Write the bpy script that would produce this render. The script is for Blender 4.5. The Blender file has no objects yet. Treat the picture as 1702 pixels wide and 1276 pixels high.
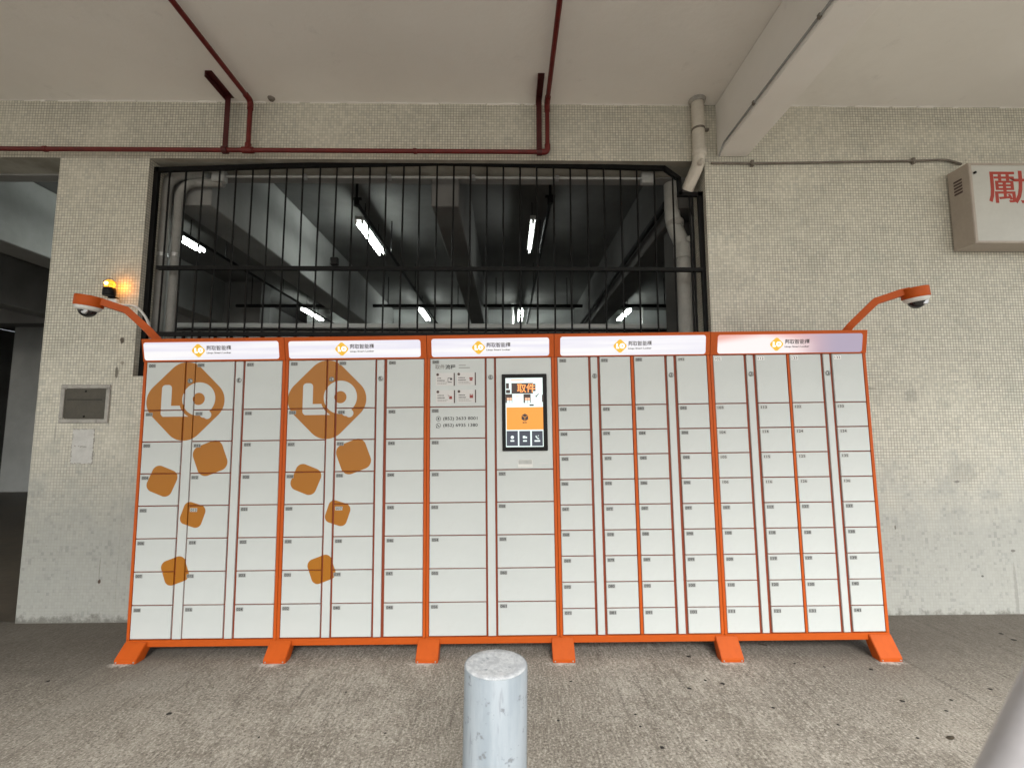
import bpy, bmesh, math, random
from mathutils import Vector, Matrix
R_ = math.radians
random.seed(7)
SC = bpy.context.scene
COL = SC.collection

# ------------------------------------------------------------------ camera
F, CX, CY = 770.0, 851.0, 638.0            # focal length and centre in photo pixels (1702 x 1276)
PITCH = math.atan(74 / 770.0)
YAW = math.atan(8 / 770.0)
CAM = Vector((0.0, -3.1, 1.44))
cam_d = bpy.data.cameras.new('camera')
cam = bpy.data.objects.new('camera', cam_d); COL.objects.link(cam)
cam.location = CAM
cam.rotation_euler = (math.pi / 2 + PITCH, 0, -YAW)
cam_d.sensor_width = 36.0
cam_d.lens = 36.0 * F / 1702.0
cam_d.clip_start = 0.02
cam_d.clip_end = 2000
cam_d.dof.use_dof = True
cam_d.dof.focus_distance = 3.2
cam_d.dof.aperture_fstop = 2.5
SC.camera = cam

# ------------------------------------------------------------------ sky, sun, exposure
W = bpy.data.worlds.new('World'); SC.world = W; W.use_nodes = True
wn = W.node_tree; wn.nodes.clear()
wo = wn.nodes.new('ShaderNodeOutputWorld'); wb = wn.nodes.new('ShaderNodeBackground')
sk = wn.nodes.new('ShaderNodeTexSky'); sk.sky_type = 'NISHITA'; sk.sun_disc = False
SUN_EL, SUN_AZ = R_(36), R_(172)
sk.sun_elevation = SUN_EL; sk.sun_rotation = SUN_AZ
sk.air_density = 1.0; sk.dust_density = 1.6; sk.ozone_density = 0.6
hs = wn.nodes.new('ShaderNodeHueSaturation'); hs.inputs['Saturation'].default_value = 0.38
wn.links.new(sk.outputs[0], hs.inputs['Color']); wn.links.new(hs.outputs[0], wb.inputs[0]); wn.links.new(wb.outputs[0], wo.inputs[0])
wb.inputs[1].default_value = 0.10
sl = bpy.data.lights.new('sun', 'SUN'); sl.energy = 1.5; sl.angle = R_(27); sl.color = (1, 0.985, 0.96)
so = bpy.data.objects.new('sun', sl); COL.objects.link(so)
sd = Vector((math.sin(SUN_AZ) * math.cos(SUN_EL), math.cos(SUN_AZ) * math.cos(SUN_EL), math.sin(SUN_EL)))
so.rotation_euler = sd.to_track_quat('Z', 'Y').to_euler()
so.location = (0, -12, 20)
vs = SC.view_settings
vs.view_transform = 'Standard'; vs.look = 'None'; vs.gamma = 1.0; vs.use_curve_mapping = False
vs.exposure = 1.47
SC.cycles.max_bounces = 10; SC.cycles.diffuse_bounces = 6
SC.cycles.sample_clamp_indirect = 6
SC.cycles.use_denoising = True

# ------------------------------------------------------------------ measuring helpers
def ray(px, py):
    v = Vector(((px - CX) / F, (CY - py) / F, -1.0))
    return cam.rotation_euler.to_matrix() @ v
def at(px, py, Y):
    "point of the photograph on the vertical plane Y"
    r = ray(px, py); return CAM + r * ((Y - CAM.y) / r.y)
def on_z(px, py, z):
    r = ray(px, py); return CAM + r * ((z - CAM.z) / r.z)
GT = 0.005                                  # the ground climbs a little to the right
def gz(x): return GT * x
def on_ground(px, py):
    r = ray(px, py); k = (GT * CAM.x - CAM.z) / (r.z - GT * r.x); return CAM + r * k
LY, LT = 0.015, 0.012                       # the locker row's own small yaw and tilt
LR = Vector((math.cos(LY) * math.cos(LT), -math.sin(LY) * math.cos(LT), math.sin(LT)))
LN = Vector((-math.sin(LY), -math.cos(LY), 0))
LU = LN.cross(LR); LU = LU if LU.z > 0 else -LU
LO = Vector((0, 0, CAM.z))
def lk(px, py):
    "point of the photograph on the locker fronts, as (u, w)"
    r = ray(px, py); k = ((LO - CAM) @ LN) / (r @ LN); p = CAM + r * k - LO
    return p @ LR, p @ LU
LM = Matrix(((LR.x, -LN.x, LU.x), (LR.y, -LN.y, LU.y), (LR.z, -LN.z, LU.z)))
def lw(u, y, w): return LO + LM @ Vector((u, y, w))

# ------------------------------------------------------------------ mesh helpers
def link(name, mesh, parent=None, mat=None):
    o = bpy.data.objects.new(name, mesh); COL.objects.link(o)
    if parent: o.parent = parent
    if mat is not None and mesh is not None:
        for m in (mat if isinstance(mat, (list, tuple)) else [mat]): mesh.materials.append(m)
    return o
def tag(o, label=None, cat=None, group=None, kind=None):
    if label: o['label'] = label
    if cat: o['category'] = cat
    if group: o['group'] = group
    if kind: o['kind'] = kind
    return o
def empty(name, loc, label=None, cat=None, group=None):
    o = bpy.data.objects.new(name, None); COL.objects.link(o); o.location = loc
    o.empty_display_size = 0.1
    return tag(o, label, cat, group)
class MB:
    "collects shapes and links them as one mesh"
    def __init__(s): s.v = []; s.f = []; s.m = []; s.sm = []
    def add(s, v, f, mi=0, smooth=False):
        n = len(s.v); s.v += [tuple(p) for p in v]
        for q in f: s.f.append([n + i for i in q]); s.m.append(mi); s.sm.append(smooth)
        return s
    def box(s, x0, x1, y0, y1, z0, z1, mi=0, c=0.0):
        if c <= 0:
            v = [(x, y, z) for x in (x0, x1) for y in (y0, y1) for z in (z0, z1)]
            return s.add(v, [(0, 1, 3, 2), (4, 6, 7, 5), (0, 4, 5, 1), (2, 3, 7, 6), (0, 2, 6, 4), (1, 5, 7, 3)], mi)
        bm = bmesh.new(); bmesh.ops.create_cube(bm, size=1)
        for q in bm.verts: q.co = Vector(((x0 + x1) / 2 + q.co.x * (x1 - x0), (y0 + y1) / 2 + q.co.y * (y1 - y0), (z0 + z1) / 2 + q.co.z * (z1 - z0)))
        bmesh.ops.bevel(bm, geom=bm.edges[:], offset=c, segments=1, affect='EDGES')
        s.bm(bm, mi); return s
    def bm(s, bm, mi=0, smooth=False):
        bm.verts.index_update()
        s.add([q.co.copy() for q in bm.verts], [[q.index for q in f.verts] for f in bm.faces], mi, smooth); bm.free(); return s
    def quad(s, a, b, c, d, mi=0): return s.add([a, b, c, d], [(0, 1, 2, 3)], mi)
    def poly(s, pts, y0, y1, mi=0):
        "x-z outline (counter clockwise seen from the front) pulled from y0 (front) to y1"
        n = len(pts); v = [(p[0], y0, p[1]) for p in pts] + [(p[0], y1, p[1]) for p in pts]
        f = [tuple(range(n)), tuple(range(2 * n - 1, n - 1, -1))] + [(i, i + n, (i + 1) % n + n, (i + 1) % n) for i in range(n)]
        return s.add(v, f, mi)
    def tube(s, pts, r, seg=12, mi=0, bend=0.0, caps=True):
        pts = [Vector(p) for p in pts]
        if bend > 0 and len(pts) > 2:
            q = [pts[0]]
            for i in range(1, len(pts) - 1):
                a, b, c = pts[i - 1], pts[i], pts[i + 1]
                la = min(bend, (a - b).length * .49); lc = min(bend, (c - b).length * .49)
                p0 = b + (a - b).normalized() * la; p2 = b + (c - b).normalized() * lc
                for k in range(7):
                    t = k / 6; q.append(p0 * (1 - t) ** 2 + b * 2 * t * (1 - t) + p2 * t * t)
            q.append(pts[-1]); pts = q
        v = []; f = []; n = len(pts); up = None
        for i, p in enumerate(pts):
            d = (pts[min(i + 1, n - 1)] - pts[max(i - 1, 0)]).normalized()
            if up is None:
                up = Vector((0, 0, 1)) if abs(d.z) < .9 else Vector((1, 0, 0))
            up = (up - d * up.dot(d)).normalized(); sd_ = d.cross(up)
            for k in range(seg):
                a = 2 * math.pi * k / seg; v.append(p + up * math.cos(a) * r + sd_ * math.sin(a) * r)
        for i in range(n - 1):
            for k in range(seg):
                f.append((i * seg + k, i * seg + (k + 1) % seg, (i + 1) * seg + (k + 1) % seg, (i + 1) * seg + k))
        s.add(v, f, mi, True)
        if caps:
            s.add(v[:seg], [tuple(range(seg - 1, -1, -1))], mi); s.add(v[-seg:], [tuple(range(seg))], mi)
        return s
    def lathe(s, c, prof, seg=24, mi=0, smooth=True, axis='z'):
        "profile of (radius, height) pairs turned round an axis through c"
        c = Vector(c); v = []; f = []
        for r, h in prof:
            for k in range(seg):
                a = 2 * math.pi * k / seg; x, y = r * math.cos(a), r * math.sin(a)
                v.append(c + (Vector((x, y, h)) if axis == 'z' else Vector((x, -h, y)) if axis == 'y' else Vector((h, x, y))))
        for i in range(len(prof) - 1):
            for k in range(seg):
                f.append((i * seg + k, i * seg + (k + 1) % seg, (i + 1) * seg + (k + 1) % seg, (i + 1) * seg + k))
        s.add(v, f, mi, smooth)
        n = len(prof) - 1
        if prof[0][0] > 1e-5: s.add(v[:seg], [tuple(range(seg - 1, -1, -1))], mi)
        if prof[n][0] > 1e-5: s.add(v[n * seg:], [tuple(range(seg))], mi)
        return s
    def mesh(s, name='mesh'):
        me = bpy.data.meshes.new(name); me.from_pydata(s.v, [], s.f); me.update()
        for p, mi, sm in zip(me.polygons, s.m, s.sm): p.material_index = mi; p.use_smooth = sm
        b = bmesh.new(); b.from_mesh(me); bmesh.ops.recalc_face_normals(b, faces=b.faces); b.to_mesh(me); b.free()
        return me
    def build(s, name, mat, parent=None): return link(name, s.mesh(name), parent, mat)
def rrect(x0, x1, z0, z1, r, n=4):
    p = []
    for cx, cz, a0 in ((x1 - r, z1 - r, 0), (x0 + r, z1 - r, 90), (x0 + r, z0 + r, 180), (x1 - r, z0 + r, 270)):
        for k in range(n + 1):
            a = R_(a0 + 90 * k / n); p.append((cx + r * math.cos(a), cz + r * math.sin(a)))
    return p
_txt = {}
def text_geo(body, size, bold=0.0, align='LEFT'):
    "(verts as (x, z), faces) of a line of writing"
    key = (body, size, bold, align)
    if key in _txt: return _txt[key]
    cu = bpy.data.curves.new('writing', 'FONT'); cu.body = body; cu.size = size; cu.offset = bold; cu.align_x = align
    cu.resolution_u = 3
    o = bpy.data.objects.new('writing', cu); COL.objects.link(o)
    dg = bpy.context.evaluated_depsgraph_get(); dg.update()
    me = bpy.data.meshes.new_from_object(o.evaluated_get(dg))
    v = [(p.co.x, p.co.y) for p in me.vertices]; f = [list(p.vertices) for p in me.polygons]
    bpy.data.objects.remove(o); bpy.data.meshes.remove(me); bpy.data.curves.remove(cu)
    _txt[key] = (v, f); return v, f
def put_text(mb, body, size, x, z, y, mi, bold=0.0, align='LEFT', width=None, height=None):
    v, f = text_geo(body, size, bold, align)
    if not v: return
    xs = [p[0] for p in v]; zs = [p[1] for p in v]
    sx = width / (max(xs) - min(xs)) if width else 1.0
    sz = height / (max(zs) - min(zs)) if height else (sx if width else 1.0)
    ox, oz = (min(xs), min(zs)) if (width or height) else (0, 0)
    mb.add([(x + (p[0] - ox) * sx, y, z + (p[1] - oz) * sz) for p in v], f, mi)

# ------------------------------------------------------------------ material helpers
class NT:
    def __init__(s, name):
        s.m = bpy.data.materials.new(name); s.m.use_nodes = True; s.t = s.m.node_tree
        s.b = s.t.nodes['Principled BSDF']
    def n(s, typ, **kw):
        q = s.t.nodes.new(typ)
        for k, v in kw.items(): setattr(q, k, v)
        return q
    def l(s, a, b): s.t.links.new(a, b)
    def val(s, sock, v):
        if isinstance(v, bpy.types.NodeSocket): s.l(v, sock)
        else: sock.default_value = v
    def math(s, op, a, b=0.0, c=None, clamp=False):
        q = s.n('ShaderNodeMath', operation=op, use_clamp=clamp); s.val(q.inputs[0], a); s.val(q.inputs[1], b)
        if c is not None: s.val(q.inputs[2], c)
        return q.outputs[0]
    def step(s, v, a, b):
        q = s.n('ShaderNodeMapRange', interpolation_type='SMOOTHSTEP'); s.val(q.inputs[0], v); q.inputs[1].default_value = a; q.inputs[2].default_value = b
        return q.outputs[0]
    def mix(s, fac, a, b, mode='MIX'):
        q = s.n('ShaderNodeMix', data_type='RGBA', blend_type=mode); s.val(q.inputs[0], fac)
        for k, v in ((6, a), (7, b)):
            if isinstance(v, bpy.types.NodeSocket): s.l(v, q.inputs[k])
            else: q.inputs[k].default_value = (*v[:3], 1)
        return q.outputs[2]
    def coord(s, obj=None, scale=(1, 1, 1), loc=(0, 0, 0)):
        tc = s.n('ShaderNodeTexCoord')
        if obj: tc.object = obj
        mp = s.n('ShaderNodeMapping'); mp.inputs['Scale'].default_value = scale; mp.inputs['Location'].default_value = loc
        s.l(tc.outputs['Object'], mp.inputs[0]); return mp.outputs[0]
    def noise(s, vec, scale, detail=4, rough=.55, dist=0):
        q = s.n('ShaderNodeTexNoise'); s.l(vec, q.inputs['Vector']); q.inputs['Scale'].default_value = scale
        q.inputs['Detail'].default_value = detail; q.inputs['Roughness'].default_value = rough; q.inputs['Distortion'].default_value = dist
        return q.outputs['Fac']
    def xyz(s, vec):
        q = s.n('ShaderNodeSeparateXYZ'); s.l(vec, q.inputs[0]); return q.outputs
    def comb(s, x, y, z=0.0):
        q = s.n('ShaderNodeCombineXYZ')
        for i, v in enumerate((x, y, z)): s.val(q.inputs[i], v)
        return q.outputs[0]
    def bump(s, h, strength=.3, dist=.01):
        q = s.n('ShaderNodeBump'); q.inputs['Strength'].default_value = strength; q.inputs['Distance'].default_value = dist
        s.l(h, q.inputs['Height']); s.l(q.outputs[0], s.b.inputs['Normal'])
    def done(s, col, rough=.6, metal=0.0, spec=.5):
        if isinstance(col, bpy.types.NodeSocket): s.l(col, s.b.inputs['Base Color'])
        else: s.b.inputs['Base Color'].default_value = (*col[:3], 1)
        s.val(s.b.inputs['Roughness'], rough); s.b.inputs['Metallic'].default_value = metal
        s.b.inputs['Specular IOR Level'].default_value = spec
        return s.m
def paint(name, col, rough=.5, var=.12, scale=6, grime=None, bump=.05, metal=0.0, spec=.4):
    "painted or plain surface with uneven tone, a little wear and fine relief"
    t = NT(name); c = t.coord()
    a = t.noise(c, scale, 5, .6); b = t.noise(c, scale * 9, 3, .6)
    k = t.math('ADD', t.math('MULTIPLY', a, .7), t.math('MULTIPLY', b, .3))
    base = t.mix(t.step(k, .3, .7), [x * (1 - var) for x in col], [min(1, x * (1 + var)) for x in col])
    if grime:
        g = t.step(t.noise(c, scale * .8, 6, .7, .4), .55, .75)
        base = t.mix(t.math('MULTIPLY', g, grime[1]), base, grime[0])
    if bump: t.bump(b, bump, .004)
    return t.done(base, t.math('ADD', t.math('MULTIPLY', a, .25), rough - .12), metal, spec)
def glow(name, col, strength, base=(.8, .8, .8)):
    t = NT(name); t.b.inputs['Emission Color'].default_value = (*col, 1); t.b.inputs['Emission Strength'].default_value = strength
    return t.done(base, .4)

def mosaic(name, ax, zfade=True):
    "25 mm glazed mosaic with recessed grout, painted over and worn towards the foot"
    t = NT(name); c = t.coord(); X = t.xyz(c)
    P = 0.0228
    u, v = X[ax], X[2]
    wob = t.noise(c, 3.0, 2)
    u2 = t.math('ADD', u, t.math('MULTIPLY', t.math('SUBTRACT', wob, .5), .006))
    bx = t.math('DIVIDE', u2, P); bz = t.math('DIVIDE', v, P)
    fx = t.math('ABSOLUTE', t.math('SUBTRACT', t.math('FRACT', bx), .5)); fz = t.math('ABSOLUTE', t.math('SUBTRACT', t.math('FRACT', bz), .5))
    edge = t.math('MAXIMUM', fx, fz)
    grout = t.step(edge, .37, .47)
    wh = t.n('ShaderNodeTexWhiteNoise', noise_dimensions='2D'); t.l(t.comb(t.math('FLOOR', bx), t.math('FLOOR', bz)), wh.inputs['Vector'])
    rnd = wh.outputs['Value']
    big = t.noise(c, 1.1, 6, .62); mid = t.noise(c, 5.5, 5, .62); fine = t.noise(c, 90, 2)
    tile = t.mix(rnd, (.56, .54, .455), (.70, .675, .58))
    tile = t.mix(t.math('MULTIPLY', t.step(rnd, .84, .95), .55), tile, (.40, .40, .35))
    stain = t.step(mid, .47, .70)
    tile = t.mix(t.math('MULTIPLY', stain, .32), tile, (.40, .40, .345))
    green = t.step(t.noise(t.coord(loc=(3.3, 0, 1.7)), 2.6, 5, .6), .58, .72)
    tile = t.mix(t.math('MULTIPLY', green, .18), tile, (.42, .47, .40))
    # worn white paint over the lowest metre
    lo = t.step(t.math('ADD', v, t.math('MULTIPLY', t.math('SUBTRACT', mid, .5), 1.3)), 1.55, .55) if zfade else t.math('ADD', 0.0, 0.0)
    tile = t.mix(t.math('MULTIPLY', lo, .75), tile, t.mix(mid, (.235, .25, .238), (.30, .312, .298)))
    spk = t.math('MULTIPLY', lo, t.math('MULTIPLY', t.step(rnd, .62, .9), t.step(t.noise(c, 9, 4, .7), .44, .58)))
    tile = t.mix(t.math('MULTIPLY', spk, .26), tile, (.15, .155, .145))
    gcol = t.mix(big, (.12, .115, .095), (.22, .215, .18))
    gk = t.math('MULTIPLY', grout, t.math('SUBTRACT', .93, t.math('MULTIPLY', lo, .78)))
    gk = t.math('MULTIPLY', gk, t.math('ADD', .35, t.math('MULTIPLY', t.step(big, .30, .62), .65)))
    col = t.mix(gk, tile, gcol)
    # drip marks and grey weathering
    drip = t.noise(t.coord(scale=(9, 9, .7)), 1.0, 5, .65)
    col = t.mix(t.math('MULTIPLY', t.step(drip, .55, .75), .16), col, (.23, .225, .19))
    chip = t.step(t.noise(c, 13, 3, .7), .70, .76)
    col = t.mix(t.math('MULTIPLY', chip, .5), col, (.2, .19, .165))
    if zfade:
        foot = t.step(t.math('ADD', v, t.math('MULTIPLY', t.math('SUBTRACT', t.noise(c, 17, 5, .75), .5), .26)), .055, -.02)
        col = t.mix(t.math('MULTIPLY', foot, .7), col, (.10, .095, .08))
        for (sx, sz, rx, rz, k, cc) in STAINS:
            dx = t.math('DIVIDE', t.math('SUBTRACT', u, sx), rx); dz = t.math('DIVIDE', t.math('SUBTRACT', v, sz), rz)
            d = t.math('ADD', t.math('ADD', t.math('MULTIPLY', dx, dx), t.math('MULTIPLY', dz, dz)), t.math('MULTIPLY', t.math('SUBTRACT', t.noise(c, 38, 3), .5), 1.6))
            col = t.mix(t.math('MULTIPLY', t.step(d, 1.0, .3), k), col, cc)
    h = t.math('ADD', t.math('MULTIPLY', t.math('SUBTRACT', 1.0, gk), 1.0), t.math('ADD', t.math('MULTIPLY', rnd, .25), t.math('MULTIPLY', fine, .15)))
    t.bump(h, .45, .003)
    return t.done(col, t.math('ADD', .42, t.math('MULTIPLY', mid, .35)), 0, .35)

YW = 0.58                                   # face of the tiled wall
STAINS = []
for (px, py, rx, rz, k, cc) in ((203, 566, .020, .035, .9, (.05, .032, .018)), (194, 618, .016, .055, .75, (.07, .06, .045)), (203, 603, .018, .02, .5, (.10, .07, .04)),
                                (165, 966, .013, .022, .95, (.055, .028, .014)), (165.5, 945, .004, .10, .55, (.16, .15, .13)),
                                (1515, 658, .06, .07, .35, (.2, .2, .18)), (1600, 785, .13, .11, .30, (.22, .22, .2)), (1590, 800, .03, .012, .7, (.12, .11, .1)), (1440, 645, .09, .012, .45, (.16, .15, .13)),
                                (1488, 876, .008, .02, .8, (.1, .09, .07)), (1633, 957, .012, .01, .8, (.06, .055, .05)), (1684, 915, .02, .012, .7, (.07, .06, .05)), (1690, 990, .016, .30, .35, (.14, .13, .12)),
                                (1450, 770, .014, .01, .6, (.12, .1, .08)), (92, 718, .01, .09, .4, (.2, .2, .18))):
    p = at(px, py, YW); STAINS.append((p.x, p.z, rx, rz, k, cc))
M = {}
M['tile'] = mosaic('mosaic_tile', 0); M['tile_jamb'] = mosaic('mosaic_tile_reveal', 1, False)
def plaster(name, c0, c1, scale=.9, crack=.0):
    t = NT(name); c = t.coord(); a = t.noise(c, scale, 6, .6); b = t.noise(c, 14, 4, .6)
    col = t.mix(t.step(a, .3, .7), c0, c1)
    sp = t.step(t.noise(c, 5, 5, .7), .60, .72)
    col = t.mix(t.math('MULTIPLY', sp, .22), col, [x * .72 for x in c0])
    ring = t.noise(t.coord(loc=(2.2, 7, 0)), .7, 7, .72)
    col = t.mix(t.math('MULTIPLY', t.step(ring, .56, .70), .12), col, [x * .68 for x in c0])
    t.bump(t.math('ADD', b, t.math('MULTIPLY', a, 2.0)), .22, .01)
    return t.done(col, .8, 0, .25)
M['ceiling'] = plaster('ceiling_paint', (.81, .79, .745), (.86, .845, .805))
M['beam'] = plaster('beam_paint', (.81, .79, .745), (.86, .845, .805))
M['inner'] = plaster('garage_paint_shaded', (.105, .105, .10), (.15, .15, .145), 1.4)  # darkened copy of the garage paint, its shade put into the colour
M['inner_beam'] = plaster('garage_beam_paint', (.20, .202, .195), (.265, .268, .26), 1.4)  # brighter copy for beams that the tubes light
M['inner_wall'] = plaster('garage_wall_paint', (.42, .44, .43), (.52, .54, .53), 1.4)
M['soffit'] = plaster('worn_concrete', (.26, .25, .21), (.42, .41, .36), 4)
M['dirty_shaded'] = paint('dirty_shaded_grey', (.33, .34, .33), .6, .18, 5, ((.12, .12, .11), .5))
M['orange'] = paint('orange_powder_coat', (.46, .080, .008), .48, .07, 3, ((.30, .055, .010), .35), .04, 0, .22)
M['orange_shaded'] = paint('orange_shaded_cabinet', (.23, .040, .012), .55, .06, 3)  # darker orange puts the shade of the door gaps into the colour
M['red'] = paint('red_pipe_paint', (.125, .012, .010), .42, .25, 14, ((.06, .012, .01), .6), .12)
M['dark_red'] = paint('dark_red_bracket_paint', (.06, .008, .008), .5, .25, 14, ((.03, .01, .008), .6), .12)
M['black'] = paint('black_gloss_paint', (.005, .005, .005), .5, .3, 12, ((.016, .012, .010), .4), .1, 0, .15)
M['black_plastic'] = paint('black_plastic', (.006, .006, .006), .4, .1, 9, None, .05, 0, .15)
M['pvc'] = paint('aged_pvc', (.60, .565, .49), .45, .10, 7, ((.30, .27, .22), .5), .08)
M['pvc_in'] = paint('dusty_pvc', (.42, .42, .39), .55, .12, 7, ((.2, .19, .17), .5), .08)
M['pvc_dark'] = paint('grimy_pvc', (.25, .25, .235), .6, .15, 7, ((.10, .10, .09), .6), .1)
M['conduit'] = paint('rusty_conduit', (.17, .15, .125), .6, .3, 20, ((.07, .055, .04), .6), .1)
M['white_conduit'] = paint('white_conduit', (.62, .62, .60), .5, .1, 12)
M['sign_case'] = paint('sign_case_metal', (.40, .35, .30), .5, .08, 5, ((.24, .2, .16), .4), .05)
M['sign_face'] = paint('sign_acrylic', (.50, .50, .46), .35, .05, 3, ((.42, .41, .37), .5), .0)
M['sign_red'] = paint('sign_red_print', (.36, .038, .022), .5, .08, 20)
M['shade'] = paint('dark_gap', (.012, .011, .01), .9, .1, 8)
M['white_plastic'] = paint('white_plastic', (.70, .70, .67), .35, .05, 6)
M['steel'] = paint('brushed_steel', (.45, .45, .45), .35, .15, 30, None, .05, .9)
M['hatch'] = paint('hatch_plate', (.065, .059, .044), .55, .2, 9, ((.03, .027, .02), .6), .08)
M['mortar'] = paint('grey_mortar', (.36, .35, .32), .8, .22, 18, ((.16, .15, .13), .6), .3)
M['filler'] = paint('skim_filler', (.52, .52, .495), .75, .12, 14, ((.38, .38, .35), .5), .15)
M['print_dark'] = paint('dark_print', (.035, .035, .035), .6, .05, 10, None, 0)
M['print_grey'] = paint('grey_print', (.22, .21, .20), .6, .05, 10, None, 0)
M['print_brown'] = paint('brown_print', (.09, .06, .055), .6, .05, 10, None, 0)
M['print_maroon'] = paint('maroon_print', (.28, .05, .045), .6, .05, 10, None, 0)
M['print_box'] = paint('pale_box_print', (.60, .59, .575), .6, .03, 10, None, 0)
M['tag_grey'] = paint('grey_number_plate', (.26, .27, .26), .5, .1, 30, None, 0)
M['tag_light'] = paint('pale_number_plate', (.42, .43, .41), .5, .1, 30, None, 0)
M['tag_white'] = paint('white_number_plate', (.82, .82, .80), .5, .04, 30, None, 0)

# ground: brushed concrete, stained, with drilling dust round the locker feet
FEET = (-2.385, -1.458, -.513, .338, 1.378, 2.352)
def concrete_ground():
    t = NT('brushed_concrete'); c = t.coord(); X = t.xyz(c)
    big = t.noise(c, .8, 6, .62); mid = t.noise(c, 4.2, 6, .65, .3); fine = t.noise(c, 88, 4, .75)
    br = t.noise(t.coord(scale=(1, .15, 1)), 88, 4, .72); br2 = t.noise(t.coord(scale=(1, .035, 1), loc=(5, 2, 0)), 34, 3, .6)
    col = t.mix(t.step(mid, .30, .70), (.25, .225, .185), (.39, .36, .308))
    col = t.mix(t.math('MULTIPLY', t.step(big, .42, .62), .55), col, (.235, .212, .178))
    patch = t.noise(t.coord(loc=(9, 4, 0)), 1.7, 5, .7)
    col = t.mix(t.math('MULTIPLY', t.step(patch, .56, .70), .35), col, (.47, .445, .39))
    col = t.mix(t.math('MULTIPLY', t.step(br, .52, .64), .5), col, (.56, .52, .455))
    col = t.mix(t.math('MULTIPLY', t.step(br, .46, .33), .55), col, (.17, .152, .125))
    col = t.mix(t.math('MULTIPLY', t.step(br2, .57, .69), t.math('MULTIPLY', t.step(patch, .36, .5), .6)), col, (.14, .125, .104))
    col = t.mix(t.math('MULTIPLY', t.step(fine, .53, .64), .7), col, (.64, .60, .525))
    col = t.mix(t.math('MULTIPLY', t.step(fine, .47, .36), .8), col, (.085, .072, .056))
    pit = t.step(t.noise(c, 34, 3, .6), .68, .74)
    col = t.mix(t.math('MULTIPLY', pit, .5), col, (.12, .105, .09))
    # darker tone towards the foot of the wall, away from the middle
    dark_band = t.math('MULTIPLY', t.step(t.math('ADD', X[1], t.math('MULTIPLY', t.math('SUBTRACT', mid, .5), .9)), -.9, .35), t.step(t.math('ABSOLUTE', X[0]), 1.0, 2.6))
    col = t.mix(t.math('MULTIPLY', dark_band, .80), col, t.mix(br, (.075, .065, .052), (.13, .115, .095)))
    for u in FEET:
        p = lw(u, -.098, 0)
        dx = t.math('DIVIDE', t.math('SUBTRACT', X[0], p.x), .10); dy = t.math('DIVIDE', t.math('SUBTRACT', X[1], p.y), .036)
        d = t.math('ADD', t.math('ADD', t.math('MULTIPLY', dx, dx), t.math('MULTIPLY', dy, dy)), t.math('MULTIPLY', t.math('SUBTRACT', t.noise(c, 26, 5, .8), .5), 5.0))
        col = t.mix(t.math('MULTIPLY', t.step(d, 1.0, -.6), .85), col, (.72, .70, .66))
    h = t.math('ADD', t.math('ADD', t.math('MULTIPLY', br, .9), fine), t.math('MULTIPLY', mid, .6))
    t.bump(h, .6, .006)
    return t.done(col, t.math('ADD', .66, t.math('MULTIPLY', mid, .2)), 0, .3)
M['ground'] = concrete_ground()
M['garage_floor'] = paint('garage_floor_coat', (.10, .082, .062), .55, .3, 2, ((.04, .032, .025), .6), .1)

# ------------------------------------------------------------------ the setting
g = MB(); S = 260
g.quad((-S, -S, gz(-S)), (S, -S, gz(S)), (S, S, gz(S)), (-S, S, gz(-S)))
tag(g.build('ground', M['ground']), kind='structure')
ZC = at(600, 171, YW).z                     # underside of the slab
ZL = at(600, 265, YW).z                     # underside of the lintel
ZB = CAM.z + 1.955                          # underside of the deep beams
YF = 7.4                                    # far wall of the garage
g = MB(); g.quad((-14, YW + .03, gz(-14) + .006), (8.4, YW + .03, gz(8.4) + .006), (8.4, 12, gz(8.4) + .006), (-14, 12, gz(-14) + .006))
tag(g.build('garage_floor', M['garage_floor']), kind='structure')
CE = -5.2                                   # outer edge of the covered forecourt
g = MB()                                    # slab's unseen outer edge slants to let more daylight in on the right
CX0, CX1, CEL, CER = -14, 7.5, -10.8, -3.7
cp = [(CX0, CEL), (CX1, CER), (CX1, YW + .25), (CX0, YW + .25)]
g.add([(x, y, ZC) for x, y in cp] + [(x, y, ZC + .3) for x, y in cp], [(3, 2, 1, 0), (4, 5, 6, 7), (0, 1, 5, 4), (1, 2, 6, 5), (2, 3, 7, 6), (3, 0, 4, 7)])
tag(g.build('ceiling', M['ceiling']), kind='structure')
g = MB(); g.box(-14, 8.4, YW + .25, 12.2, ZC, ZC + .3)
tag(g.build('garage_ceiling', M['inner']), kind='structure')

xl0 = (at(105, 265, YW).x + at(20, 1036, YW).x) / 2
xl1 = at(236, 425, YW).x
xr0 = at(1172, 300, YW).x
zsill = at(220, 625, YW).z
YB = YW + .25
wall = empty('tiled_wall', (0, YW, 0), 'cream mosaic tiled wall with a barred opening, behind the orange and white lockers', 'wall')
def wpart(name, x0, x1, z0, z1, mats=(0, 1, 2)):
    b = MB()
    b.quad((x0, YW, z0), (x1, YW, z0), (x1, YW, z1), (x0, YW, z1), 0)
    b.quad((x0, YB, z0), (x0, YW, z0), (x0, YW, z1), (x0, YB, z1), 1)
    b.quad((x1, YW, z0), (x1, YB, z0), (x1, YB, z1), (x1, YW, z1), 1)
    b.quad((x0, YB, z0), (x1, YB, z0), (x1, YW, z0), (x0, YW, z0), 2)
    b.quad((x0, YB, z1), (x0, YW, z1), (x1, YW, z1), (x1, YB, z1), 2)
    b.quad((x1, YB, z0), (x0, YB, z0), (x0, YB, z1), (x1, YB, z1), 3)
    o = b.build(name, [M['tile'], M['tile_jamb'], M['soffit'], M['inner_wall']], wall)
    o.matrix_parent_inverse = Matrix.Translation((0, -YW, 0)); return o
wpart('lintel', -13, 9, ZL, ZC - .002)
wpart('pillar', xl0, xl1, -.1, ZL - .001)
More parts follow.
